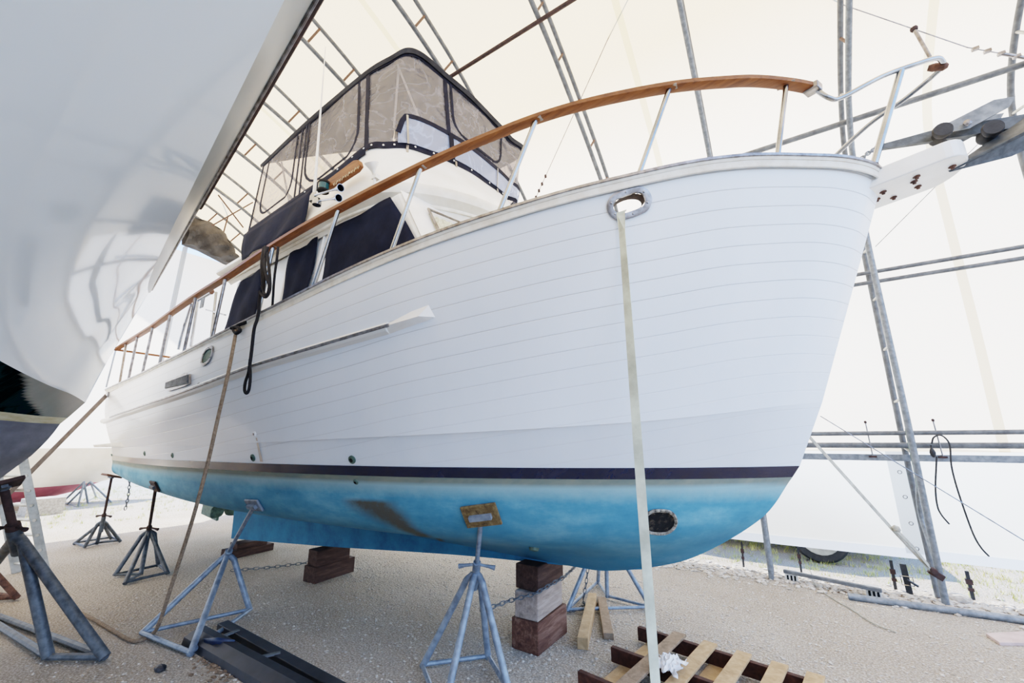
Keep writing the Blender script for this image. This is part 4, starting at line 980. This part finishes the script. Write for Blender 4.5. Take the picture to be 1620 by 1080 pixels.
# left yacht stands
G2='jack stands under the left yacht'
jack('large dark galvanised jack stand in the left foreground under the grey hull',(-3.307,-2.600,0.928),[(-2.590,-2.072,0.000),(-2.950,-2.303,0.000),(-5.221,-2.515,0.000)],(-3.134,-2.750,1.300),(.3,.3,-1),('jack','rustd'),G2,rleg=.040,rrod=.026,padmat='rustd',padsize=(.25,.03,.2))
jack('rusted jack stand cut off by the left edge behind the large grey one',(-5.200,-2.650,0.668),[(-5.015,-2.184,0.000),(-5.248,-2.435,0.000),(-6.363,-2.600,-0.000)],(-5.200,-2.732,0.977),(.3,.3,-1),('rust','rust'),G2,rleg=.03,padmat='rust')
# far white stands by the red boat
G3='pale stands beside the red-bottomed boat'
def far_stand(label,pts,apex): 
    t=thing('boat_stand',label,'boat stand',(pts[0][0],pts[0][1],0),G3); 
    for p in pts: obj('leg',MB().tube([apex,p],.022,8),'galv',t,True)
    a=pts; 
    for i in range(len(a)-1): obj('base_brace',MB().tube([a[i],a[i+1]],.014,6),'galv',t,True)
far_stand('pale tripod stand under the red bottom, left of the stern jack stands',[(-14.906,-0.101,0.000),(-13.428,-0.085,-0.000),(-14.141,0.249,0.000)],(-13.300,-0.109,0.621))
far_stand('pale tripod stand right of the red bottom, just behind the stern stand',[(-15.772,0.768,0.000),(-13.753,0.641,0.000),(-14.285,-0.118,0.000)],(-13.400,0.032,0.606))
# hanging chain near stern
def chain(label,pts,step=.045,lw=.016,r=.0045,mat='galvd',name='chain'):
    P=[V(p) for p in pts]; L=sum((b-a).length for a,b in zip(P,P[1:])); n=max(4,int(L/step)); Q=resample(P,n+1); m=MB()
    for i in range(n):
        q=lerp(Q[i],Q[i+1],.5); d=(Q[i+1]-Q[i]).normalized(); x,y,_=frame_z(d); u=x if i%2 else y; h=step*.68
        m.tube([q+d*h*math.cos(t)+u*lw*math.sin(t) for t in np.linspace(0,2*PI_,11)[:-1]],r,5,closed=True)
    return tag(obj(name,m,mat,None,True,off=Q[0]),label,'chain')
chain('galvanised chain from the foreground jack stand past the front block stack',[(-0.208,-0.550,0.343),(-0.077,-0.350,0.380),(0.122,-0.270,0.446),(0.242,-0.000,0.516),(0.195,0.350,0.517)],.04,.014)
chain('chain hanging down beside the far-side jack stand to the gravel',[(0.028,1.000,0.323),(0.007,0.980,0.164),(-0.022,0.950,0.021),(.05,.85,.02),(-.02,.62,.02)],.045,.014,mat='jack')
chain('thin chain with a hook hanging behind the stern stands',[(-7.000,-0.948,1.085),(-7.000,-0.915,0.765),(-7.000,-0.919,0.566)],.05,.016,.006,mat='jack')
chain('slack chain on the ground from the leaning stand toward the keel blocks',[(-4.162,-0.535,0.030),(-3.905,-0.167,0.020),(-3.657,0.222,0.030)],.06,.016,mat='galvd')

# ================================================================ straps & ropes
def tag_strap(o,l): return tag(o,l,'strap')
sA=lerp(hc,hc,0)+hn*.03+V((-.06,0,-.05)); sB=V((1.275,-1.25,.0))
n_=24; pts=[hc-hn*.06+V((-.03,0,-.02)),sA+V((0,0,.0))]; sides=[hx,hx]; ws=[.05,.05]
sE=V((1.295,-1.270,0.566)); sE=sE+(sE-sA)*.35
for i in range(1,n_+1):
    f=i/n_; pts.append(lerp(sA+V((0,-.0,-.01)),sE,f)); ang=.55+1.15*f; tw=V((1,0,0))*math.cos((f-.3)*2.0)+V((0,1,0))*math.sin((f-.3)*2.0)*.8; sides.append(tw.normalized()); ws.append(.046)
tag_strap(obj('tie_down_strap',MB().ribbon(pts,ws,sides,.004),'strapl',None,False,off=sE),'long pale webbing strap hanging from the bow hawse ring to the ground')
# right strap with ratchet
r0=(1.36,1.22,2.93); r1=(2.753,2.550,0.742); r2=(3.035,2.800,0.324)
sr=thing('ratchet_strap','taut tan strap with a rusty ratchet running from the bow to the arch foot','strap',r2)
obj('webbing',MB().ribbon([r0,r1,r2],.045,(0,.3,1),.004),'strap',sr)
obj('doubled_tail',MB().ribbon([V((2.785,2.520,0.733)),V((2.911,2.620,0.551)),V((3.020,2.780,0.368))],.04,(0,.3,1),.006),'strap',sr)
obj('knot',MB().lathe((2.789,2.530,0.743),(1,.3,-1),[(.02,-.03),(.035,0),(.02,.03)],10),'strap',sr,True)
obj('ratchet',MB().box(V((3.067,2.820,0.295)),(.12,.05,.06),Matrix.Rotation(.6,3,'Y')).lathe((3.049,2.800,0.327),(0,1,0),[(.03,-.04),(.03,.04)],12),'rustd',sr,bevel=.005)
# left strap
l0=(-6.953,-1.436,2.319); 
tag_strap(obj('tie_down_strap',MB().ribbon([V(l0)+V((0,-.03,0)),(-6.400,-2.127,1.223),(-5.600,-2.663,0.484)],.085,(.35,-.2,.8),.004),'strapb',None,off=l0),'brown webbing strap from the stern quarter down toward the left ladder')
obj('stern_chock',MB().box(V(l0)+V((0,-.01,.02)),(.05,.03,.09)),'dsteel',bt,bevel=.01)
# tan rope
kn=V((-2.109,-1.768,2.589)); 
rp_=[kn,(-1.970,-1.830,2.201),(-1.992,-1.840,1.803),(-2.037,-1.840,1.426),(-2.128,-1.840,1.012),(-2.316,-1.820,0.591),(-2.504,-1.800,0.190),(-2.778,-1.740,0.030),(-2.743,-1.823,0.020),(-2.832,-1.867,0.020),(-3.232,-1.888,0.020),(-3.764,-1.915,0.020),(-4.202,-1.966,0.020)]
tag(obj('mooring_rope',MB().tube(spline(rp_,6),.014,8),'rope',None,True,off=rp_[7]),'tan rope dropping from the black knot amidships to the gravel','rope')
k_=[(-2.000,-1.697,2.709),(-2.036,-1.738,2.656),(-2.089,-1.763,2.635),(-2.160,-1.769,2.602),(-2.074,-1.778,2.552),(-2.024,-1.773,2.575),(-2.119,-1.768,2.620),(-2.215,-1.769,2.623)]
tag(obj('dock_line',MB().tube(spline(k_,5),.016,8),'blackrope',None,True,off=k_[3]),'short black rope knotted over the cap rail to the tan rope','rope')
# coiled black line over handrail
cl1=thing('dock_line','black looped dock line draped over the teak handrail amidships','rope',(-1.922,-1.717,3.348))
for pts in ([(-1.966,-1.717,3.386),(-1.835,-1.766,3.153),(-1.748,-1.765,2.922),(-1.767,-1.765,2.878),(-1.657,-1.773,2.813),(-1.624,-1.763,2.878),(-1.682,-1.763,3.056),(-1.855,-1.736,3.328)],
            [(-1.934,-1.717,3.390),(-1.755,-1.775,3.130),(-1.665,-1.783,2.986),(-1.624,-1.773,2.910),(-1.634,-1.773,2.837),(-1.725,-1.764,2.876),(-1.753,-1.764,3.012),(-1.815,-1.765,3.198),(-1.839,-1.736,3.349)]):
    obj('rope_loop',MB().tube(spline(pts,5),.013,8),'blackrope',cl1,True)
obj('rope_tail',MB().tube(spline([(-1.616,-1.753,3.280),(-1.586,-1.762,3.153),(-1.620,-1.743,2.990),(-1.683,-1.694,2.754)],5),.011,8),'blackrope',cl1,True)
obj('rope_fall',MB().tube(spline([(-1.806,-1.755,2.907),(-1.757,-1.765,2.661),(-1.733,-1.789,2.538),(-1.716,-1.789,2.343),(-1.709,-1.789,2.219)],5),.014,8),'blackrope',cl1,True)
lo_=[(-1.709,-1.789,2.219),(-1.699,-1.794,2.154),(-1.726,-1.794,2.078),(-1.716,-1.794,2.015),(-1.677,-1.793,1.987),(-1.648,-1.793,2.021),(-1.660,-1.793,2.125)]
obj('eye_splice',MB().tube(spline(lo_,5,True),.012,8,closed=True),'blackrope',cl1,True)
obj('whipping',MB().tube([(-1.723,-1.789,2.301),(-1.719,-1.789,2.268)],.017,8),'lens',cl1,True,label='white whipping')

# ================================================================ left yacht
# local axes: m along, n outwards (towards the trawler); camera at m=n=0
FX=V((.8412*.731-.5407*-.683*1,0,0))  # placeholder
Rr=V((.8412,.5407,0)); Ff=V((-.5407,.8412,0))
am=Rr*.731-Ff*.683; an2=Rr*.683+Ff*.731
C0=V((1.9,-3.388,0))
def LY(m,n,z): return C0+am*m+an2*n+V((0,0,z))
secs={ # m : sheer, knuckle, mid, chine, stripe top, stripe bottom, bilge, keel
 -6.05:[(.36,3.30),(.345,3.27),(.155,2.47),(.065,2.0),(-.03,1.84),(-.07,1.78),(-.2,1.48),(-.9,.55)],
 -5.5:[(.36,3.30),(.30,3.17),(.09,2.55),(-.04,2.03),(-.22,1.83),(-.25,1.77),(-.36,1.40),(-1.05,.55)],
 -5.0:[(.36,3.30),(.27,3.12),(-.0,2.6),(-.17,2.05),(-.38,1.83),(-.40,1.77),(-.50,1.33),(-1.2,.55)],
 -4.0:[(.36,3.30),(.25,3.08),(-.10,2.65),(-.38,2.10),(-.68,1.83),(-.70,1.76),(-.85,1.28),(-1.5,.55)],
 -2.5:[(.36,3.30),(.24,3.05),(-.2,2.65),(-.62,2.18),(-1.0,1.85),(-1.02,1.78),(-1.15,1.28),(-1.8,.55)],
 0:[(.36,3.31),(.24,3.06),(-.3,2.68),(-.85,2.25),(-1.25,1.9),(-1.27,1.83),(-1.4,1.28),(-2.,.55)],
 3:[(.36,3.33),(.24,3.08),(-.3,2.70),(-.9,2.3),(-1.3,1.95),(-1.32,1.88),(-1.45,1.28),(-2.1,.55)]}
mk_=sorted(secs); ly=thing('glossy_yacht','big glossy pale grey yacht looming over the left of the picture, grey bottom','boat',LY(-2.5,-1.5,0))
mm=np.concatenate([np.linspace(-6.05,-4,40),np.linspace(-3.95,1.0,40)])  # near end shortened to let in fill light
fn=[PI(mk_,[secs[k][j][0] for k in mk_]) for j in range(8)]; fz=[PI(mk_,[secs[k][j][1] for k in mk_]) for j in range(8)]
def lrow(j): return [LY(float(m),float(fn[j](m)),float(fz[j](m))) for m in mm]
R_=[lrow(j) for j in range(8)]
def between(a,b,k,bul=0): 
    out=[]
    for i in range(k+1):
        f=i/k; out.append([lerp(p,q,f)+an2*bul*math.sin(PI_*f) for p,q in zip(a,b)])
    return out
obj('sheer_band',MB().grid(between(R_[0],R_[1],4,.01)),'lyband',ly,True)
side=[]
for p0,p1,p2 in [(R_[1],R_[2],R_[3])]:
    for i in range(17):
        f=i/16; row=[]
        for a,b,c in zip(p0,p1,p2):
            # quadratic through three points
            row.append(a*(2*(f-.5)*(f-1))+b*(4*f*(1-f))+c*(2*f*(f-.5)))
        side.append(row)
obj('topsides',MB().grid(side),'lyac',ly,True)
k1=[i for i,m in enumerate(mm) if m>-5.3]
lowf=between(R_[3],R_[4],6)
lt_=obj('lower_topsides',MB().grid(between(R_[3],R_[4],14)),'lylow',ly,True,label='grey lower topsides with a painted dark green reflection',fix=False)
dat=lt_.data.attributes.new('painted_reflection','FLOAT','POINT'); vals=[]  # mask for the painted dark reflection
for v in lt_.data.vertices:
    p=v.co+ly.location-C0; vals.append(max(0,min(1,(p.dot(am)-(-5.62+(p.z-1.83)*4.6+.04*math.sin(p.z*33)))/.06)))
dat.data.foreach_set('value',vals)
obj('boot_stripe',MB().grid(between(R_[4],R_[5],2)),'lygold',ly,True,label='faded gold boot stripe')
bb=[]
for i in range(9):
    f=i/8; bb.append([(lerp(a,b,f*2)+an2*.012*math.sin(PI_*f*2)) if f<=.5 else lerp(b,c,f*2-1) for a,b,c in zip(R_[5],R_[6],R_[7])])
obj('hull_bottom',MB().grid(bb),'lyanti',ly,True)
# end transom and deck
tr=[]
for row in [R_[0],R_[1],R_[2],R_[3],R_[4],R_[5],R_[6],R_[7]]:
    p=row[0]; c=LY(-6.05,-3.2,p.z); tr.append([p,lerp(p,c,.3)-am*.05,lerp(p,c,.7)-am*.05,c])
obj('transom',MB().grid(tr),'lyac',ly,True)
tr=[]
for row in R_:
    p=row[-1]; c=LY(1.0,-3.2,p.z); tr.append([p,lerp(p,c,.3)+am*.05,lerp(p,c,.7)+am*.05,c])
obj('added_end_cap',MB().grid(tr),'lyac',ly,True)  # added cap closing the hull where it was shortened for light
obj('deck',MB().grid([[p for p in R_[0]],[LY(float(m),-3.2,3.32) for m in mm]]),'lyband',ly)
obj('far_side',MB().grid([[LY(float(m),-3.2,3.32) for m in mm],[LY(float(m),-3.0,1.9) for m in mm],[LY(float(m),-2.,.95) for m in mm]]),'lyac',ly,True)
obj('toe_rail',MB().tube([LY(float(m),.375,3.335) for m in np.linspace(-3.6,.95,20)],.022,8),'rustd',ly,True,label='weathered brown wooden toe rail')
obj('rub_strip',MB().tube([LY(float(m),.365,3.30) for m in np.linspace(-6.0,.95,20)],.010,8),'dsteel',ly,True)
# ladder
ld=thing('aluminium_ladder','dirty aluminium ladder leaning up behind the left foreground stand','ladder',(-6.067,-1.815,0.000))
La,Lb=V((-6.067,-1.815,0.000)),V((-6.100,-2.243,1.331)); Lc,Ld=V((-6.200,-1.901,0.000))+V((-.25,-.1,0)),V((-6.400,-2.313,1.249))
La2=La+(Lb-La)*1.5; Lc2=La2+(Lc-La)
for a,b in ((La,La2),(Lc,Lc2)): obj('side_rail',MB().beam(a,b,.03,.085,(0,1,.2)),'alu',ld,bevel=.004)
for k in range(11): f=.06+k*.09; obj('rung',MB().tube([lerp(La,La2,f),lerp(Lc,Lc2,f)],.018,8).lathe(lerp(La,La2,f)+V((.02,0,0)),(.8,-.6,0),[(.018,0),(.018,.02)],8),'alu',ld,True)

# red-bottom boat beyond
rb=thing('red_bottomed_boat','beige hull with faded red bottom paint standing in sunlight beyond the tent','boat',(-14.2,-2.5,0))
def rbrow(z,ytip,xo): return [(-14+xo+.8*max(0,(y-ytip+1.6)/1.6)**2*-1,y,z) for y in np.linspace(-9,ytip,24)]
obj('beige_topsides',MB().grid([rbrow(1.75,2.6,.2),rbrow(1.1,1.7,.1),rbrow(.62,.95,0),rbrow(.50,.55,-.02)]),'beige',rb,True)
obj('red_bottom',MB().grid([rbrow(.50,.55,-.03),rbrow(.28,.15,-.25),rbrow(.08,-.4,-.7)]),'red',rb,True)
block('timber_block','grey block in sunlight at the foot of the red-bottomed boat',(-12.661,-0.847,0.180),(.5,.6,.36),.1,'conc','blocks in the background')
tag(obj('far_timber',MB().beam((-13.285,-1.475,0.100),(-13.966,-0.377,0.100),.12,.12),'pallet_old',None,off=(-15.020,-0.855,0.000)),'long timber lying on sunlit gravel below the red-bottomed boat','timber')

# ================================================================ things on the ground
# two short planks
def plank(label,p,q,w,h,mat,group=None,name='short_plank',z=0):
    p,q=V(p),V(q); p.z=q.z=z+h/2; return tag(obj(name,MB().beam(p,q,w,h),mat,None,bevel=.004,off=(p+q)/2),label,'plank',group)
plank('short yellowish timber plank lying left of the pallet beside the block stack',(0.364,0.043,0.000),(0.054,1.033,0.000),.085,.085,'pallet_new')
plank('short grey-brown timber plank touching the pallet corner, right of the yellow one',(0.479,0.319,0.000),(0.131,1.083,0.000),.085,.05,'pallet_old')
# pallet
ux=V((1.790,0.097,0.140))-V((0.668,-0.521,0.140)); 
c00=V((0.582,-0.422,0.130)); c10=V((0.689,0.484,0.130)); cfar=V((1.579,0.190,0.130))
pa=V((c00.x,c00.y,0)); 
e1=(V((0.708,0.452,0.130))-V((0.555,-0.497,0.130))); e1.z=0; L1=e1.length; e1.normalize()   # deck board direction
e2=(V((1.581,0.127,0.130))-V((0.708,0.452,0.130))); e2.z=0; e2=(e2-e1*e2.dot(e1)).normalized()
o0=V((0.555,-0.497,0.130)); o0.z=0
pal=thing('wooden_pallet','broken wooden pallet lying on the gravel at the bottom right','pallet',o0+e1*L1/2+e2*.5)
def pb(m,s,t,ls,lt,z,h,mat,name):
    c=o0+e1*s+e2*t+V((0,0,z)); Rm=Matrix((e1,e2,V((0,0,1)))).transposed(); obj(name,MB().box(c,(ls,lt,h),Rm),mat,pal,bevel=.003)
W=1.15
for s in (.03,L1/2,L1-.03): pb(0,s,W/2+.05,.04,W+.1,.066,.098,'pallet_dark','stringer')
for t in (.32,.55,.78,1.0,1.2): pb(0,L1/2-.02,t,L1+.12,.10,.124,.018,'pallet_new' if t>.4 else 'pallet_old','deck_board')
for t in (.12,.6,1.08): pb(0,L1/2,t,L1,.10,.012,.018,'pallet_new','bottom_board')
# rag
rg=[]; rc=o0+e1*(L1*.42)+e2*.47+V((0,0,.135))
for i in range(15):
    r=[]
    for j in range(15):
        u,v=(i/14-.5),(j/14-.5); rr=math.hypot(u,v); r.append(rc+e1*u*(.22+.05*math.sin(j))+e2*v*(.16+.04*math.sin(i*1.3))+V((0,0,max(0,.055*(1-rr*1.5))+.022*abs(math.sin(i*1.1+j*.8))+.015*abs(math.cos(j*1.6)))))
    rg.append(r)
tag(obj('white_rag',MB().grid(rg),'rag',None,True,off=rc,solid=.004),'crumpled white rag lying on the pallet beside the hanging strap','rag')
# black channel section
bk=thing('black_ramp_track','long black plastic track with pale cross ties lying on the gravel','track',(-1.646,-1.331,0.000))
p0,p1=V((-2.428,-1.515,0.030)),V((-0.792,-1.502,0.030)); q0,q1=V((-2.481,-1.331,0.030)),V((-0.589,-1.372,0.030)); r0,r1=V((-2.424,-1.551,0.020)),V((-0.867,-1.582,0.020))
obj('rail',MB().beam(q0,q1,.09,.05),'blackp',bk,bevel=.006); 
sect=MB(); d=(p1-p0).normalized(); sx_=V((-d.y,d.x,0))
rows=[]
for f in np.linspace(0,1,8):
    c=lerp(p0,p1,f); rows.append([c+sx_*a+V((0,0,b-.03)) for a,b in ((-.13,.0),(-.12,.05),(-.04,.085),(.02,.085),(.06,.04),(.06,.0))])
obj('channel',sect.grid(rows),'blackp',bk,solid=.008)
obj('lip',MB().tube([r0,r1],.012,8),'blackp',bk,True)
for f in (.16,.52): obj('cross_tie',MB().beam(lerp(p0,p1,f)+V((0,0,.025)),lerp(q0,q1,f)+V((0,0,.025)),.035,.012),'galvd',bk)
obj('torn_flap',MB().grid([[(-2.156,-1.609,0.090),(-2.004,-1.573,0.120),(-1.896,-1.496,0.100)],[(-2.146,-1.589,0.020),(-1.977,-1.593,0.090),(-1.924,-1.494,0.050)]]),'blueflap',bk,True,solid=.004)
# pipes right
tag(obj('ground_pipe',MB().tube([(2.293,2.554,0.030),(3.634,2.662,0.030)],.032,12),'galv',None,True,off=(3.054,2.609,0.030)),'grey pipe lying on the gravel at the foot of the bow arch','pipe')
rk=thing('curb_rack','low grey rail resting on two pale slotted brackets along the tent edge','rail',(2.214,3.037,0.000))
obj('bar',MB().beam((1.735,2.925,0.100),(2.592,2.684,0.100),.05,.035),'galvd',rk,bevel=.004)
for q in ((1250,913),(1383,940)):
    pass
for c in ((1.804,2.921,0.050),(2.530,2.764,0.050)):
    c=V(c); bk_=obj('slotted_bracket',MB().box(c,(.13,.03,.10)).box(c+V((0,.04,.05)),(.13,.1,.012)),'whitepl',rk,bevel=.006)
    sl=MB()
    for k in (-1,0,1): sl.box(c+V((k*.036,-.017,-.01)),(.02,.006,.055))
    obj('slot',sl,'black',bk_)
tag(obj('thin_cable',MB().tube(spline([(2.008,3.042,0.100),(2.027,2.840,0.020),(2.141,2.485,0.010),(2.288,2.184,0.010),(2.391,1.910,0.010),(2.530,1.774,0.010)],5),.006,6),'strap',None,True,off=(2.142,2.522,0.000)),'thin cable trailing over the gravel from the slotted rail','cable')
tag(obj('stone_slab',MB().prism([(3.162,2.125,0.000),(3.188,1.944,0.000),(3.433,2.089,0.000),(3.451,2.353,0.000)],(0,0,.025)),'pink',None,bevel=.004,off=(3.289,2.126,0.000)),'flat pinkish stone slab on the gravel at the right edge','slab')
# bungee hangers under curtain
G4='black rubber hold-down straps under the curtain hem'
for (x,z0,z1,lab,wd) in ((1173,855,902,'leftmost black hold-down strap, hanging next to the blue bow',.022),(1263,866,905,'black hold-down strap left of the parked tyre',.022),(1411,886,938,'black hold-down strap left of the wide ratchet strap',.028),(1531,903,950,'black hold-down strap right of the big arch foot',.03)):
    a,b=((1.297,3.190,0.329),(1.285,3.190,-0.007)) if x==1173 else ((1.914,3.190,0.329),(1.913,3.190,0.051)) if x==1263 else ((2.781,3.190,0.305),(2.773,3.190,-0.023)) if x==1411 else ((3.379,3.190,0.285),(3.379,3.190,-0.006))
    t=thing('hold_down_strap',lab,'strap',b,G4); obj('rubber_band',MB().beam(a,b,wd,.012,(0,1,0)),'rubber',t); obj('buckle',MB().box(lerp(a,b,.35),(wd*1.7,.03,.05)).box(lerp(a,b,.6),(wd*1.5,.03,.03)),'rustd',t)
t=thing('wide_ratchet_strap','wide black hold-down strap with bright buckle left of the arch foot','strap',(2.868,3.100,-0.031))
a,b=V((2.867,3.120,0.294)),V((2.877,3.120,-0.035)); obj('webbing',MB().beam(a,b,.055,.01,(0,1,0)),'rubber',t)
obj('buckle_frame',MB().tube([lerp(a,b,.35)+V((-.05,-.03,0)),lerp(a,b,.35)+V((.05,-.03,0)),lerp(a,b,.62)+V((.05,-.03,0)),lerp(a,b,.62)+V((-.05,-.03,0))],.006,6,closed=True),'steel',t); obj('lever',MB().beam(lerp(a,b,.45)+V((0,-.03,0)),lerp(a,b,.6)+V((.08,-.05,0)),.04,.015),'rubber',t)
# hanging hose on right wall & hook
hz_=[(3.288,2.840,1.456),(3.226,2.860,1.144),(3.208,2.870,0.954),(3.227,2.880,0.861),(3.268,2.880,0.779)]
hs_=thing('hanging_hose','thin dark hose with a bulb looped over the wall rail at right','hose',(3.353,2.840,1.600))
obj('hose_tube',MB().tube(spline([(3.273,2.840,1.587),(3.300,2.840,1.653),(3.353,2.840,1.679),(3.394,2.840,1.639),(3.408,2.840,1.561),(3.388,2.860,1.374),(3.388,2.870,1.184),(3.404,2.880,0.937),(3.428,2.890,0.698),(3.461,2.900,0.577),(3.502,2.900,0.502)],5),.008,8),'rubber',hs_,True)
obj('hose_tail',MB().tube(spline(hz_,5),.008,8),'rubber',hs_,True)
obj('bulb',MB().lathe((3.264,2.840,1.456),(0,.0,1),[(.008,-.01),(.02,.01),(.026,.04),(.018,.07),(.008,.09),(.008,.12)],14),'rubber',hs_,True)
for i,(pa_,pb_,lb) in enumerate((((2.778,2.955,1.831),(2.782,2.955,1.444),'dark hook rod standing on the wall rail near the stem'),((3.354,2.955,1.837),(3.362,2.955,1.448),'dark hook rod standing on the wall rail beside the hose'))):
    t=thing('hook_rod',lb,'hook',pb_); obj('rod',MB().tube([pa_,pb_],.007,6),'dsteel',t,True); obj('rod_end',MB().lathe(pa_,(0,0,1),[(.012,-.01),(.014,.01),(.006,.02)],8).box(pb_,(.07,.02,.02)),'rustd',t)
# parked car behind the curtain
cx=V((2.182,4.005,0.000)); CY=cx.y
car=thing('parked_car','dark parked car mostly hidden behind the curtain, front tyre showing under it','car',(cx.x-1.3,CY+.8,0))
wr=.34
for (wx,wy) in ((cx.x,CY),(cx.x-2.6,CY),(cx.x,CY+1.6),(cx.x-2.6,CY+1.6)):
    wq=obj('wheel',MB().lathe((wx,wy,wr),(0,1,0),[(wr-.10,-.0),(wr-.03,-.01),(wr,.03),(wr,.17),(wr-.03,.21),(wr-.1,.2)],30),'rubber',car,True,auto=40)
    if wy<CY+.5:
        obj('rim',MB().lathe((wx,wy-.01,wr),(0,1,0),[(wr-.11,0),(wr-.10,.03),(.06,.02),(.05,-.005),(.01,-.006)],24),'alu',wq,True,auto=30)
bx=cx.x
obj('body',MB().prism([(bx+.85,CY+.3,.32),(bx+.95,CY+.3,.75),(bx+.3,CY+.3,.95),(bx-.3,CY+.3,1.4),(bx-1.8,CY+.3,1.45),(bx-2.9,CY+.3,1.0),(bx-3.5,CY+.3,.95),(bx-3.5,CY+.3,.35)],(0,1.6,0)),'jack',car,bevel=.05)

# pebbles, rocks, weeds
def pebble_mesh(n,region,smin,smax,seed,keep=None):
    rnd=random.Random(seed); m=MB()
    for _ in range(n):
        x,y=region(rnd); s=rnd.uniform(smin,smax); a=rnd.uniform(0,6.28); 
        ico=[(0,0,1),(.9,0,.3),(.28,.85,.3),(-.72,.53,.3),(-.72,-.53,.3),(.28,-.85,.3),(.72,.53,-.35),(-.28,.85,-.35),(-.9,0,-.35),(-.28,-.85,-.35),(.72,-.53,-.35)]
        vs=[]
        for (p,q,r) in ico:
            k=rnd.uniform(.75,1.2)*s; X=p*math.cos(a)-q*math.sin(a); Y=p*math.sin(a)+q*math.cos(a); vs.append((x+X*k*1.3,y+Y*k,s*.25+r*k*.6))
        m.add(vs,[(0,1,2),(0,2,3),(0,3,4),(0,4,5),(0,5,1),(1,6,2),(2,7,3),(3,8,4),(4,9,5),(5,10,1),(6,7,2),(7,8,3),(8,9,4),(9,10,5),(10,6,1)])
    return m
tag(obj('loose_gravel',pebble_mesh(9000,lambda r:(r.uniform(-4.2,4.2),r.uniform(-2.4,2.6)),.004,.013,3),'peb',None,False,fix=False),'small pale stones strewn over the gravel floor','gravel',kind='stuff')
tag(obj('edge_rubble',pebble_mesh(1500,lambda r:(r.uniform(.2,5.2),2.95+r.gauss(0,.16)),.010,.034,5),'peb',None,False,fix=False),'coarser pale rubble banked along the right tent edge','rubble',kind='stuff')
def tufts(n,region,seed,h=.12):
    rnd=random.Random(seed); m=MB()
    for _ in range(n):
        x,y=region(rnd)
        for k in range(rnd.randint(5,11)):
            a=rnd.uniform(0,6.28); l=rnd.uniform(.3,1)*h; w=.004; dx,dy=math.cos(a)*l*.6,math.sin(a)*l*.6; px_,py_=x+rnd.gauss(0,.03),y+rnd.gauss(0,.03)
            m.add([(px_-w*math.sin(a),py_+w*math.cos(a),0),(px_+w*math.sin(a),py_-w*math.cos(a),0),(px_+dx,py_+dy,l)],[(0,1,2)])
    return m
tag(obj('weeds',tufts(1100,lambda r:(r.uniform(.5,7.5),r.choice((r.uniform(3.3,4.4),r.uniform(4.0,6.5),r.gauss(5.0,.3)))),8,.08),'leaf',None,False,fix=False),'sparse yellow-green weeds growing outside the curtain','weeds',kind='stuff')
tag(obj('far_weeds',tufts(900,lambda r:(r.uniform(-19,-9.8),r.uniform(-2,6)),9,.10),'leaf',None,False,fix=False),'thin grass on the sunlit ground beyond the open tent end','grass',kind='stuff')
tag(obj('leaf_litter',pebble_mesh(260,lambda r:(-1.72+r.gauss(0,.18),-1.62+r.gauss(0,.07)) if r.random()<.5 else (2.0+r.uniform(0,2.2),2.9+r.gauss(0,.08)),.008,.02,11),'brownleaf',None,False,fix=False),'brown dry leaf litter gathered beside the black track and tent edge','leaves',kind='stuff')
for i,(p,s,lb) in enumerate((((-2.097,-1.889,0.000),.035,'small black stone alone on the gravel at bottom left'),((3.247,3.086,0.000),.07,'large pale rock beside the big arch foot'),((2.930,2.630,0.000),.05,'mid-sized pale rock just left of the big arch foot'))):
    rnd=random.Random(i); bmm=bmesh.new(); bmesh.ops.create_icosphere(bmm,subdivisions=2,radius=s)
    for v in bmm.verts: v.co=V((v.co.x*1.4,v.co.y,v.co.z*.7))*(1+rnd.uniform(-.12,.12))
    me=bpy.data.meshes.new('rock'); bmm.to_mesh(me); bmm.free(); me.materials.append(M['blackp'] if i==0 else M['peb']); o=bpy.data.objects.new('rock',me); COL.objects.link(o); o.location=(p[0],p[1],s*.4); tag(o,lb,'rock')
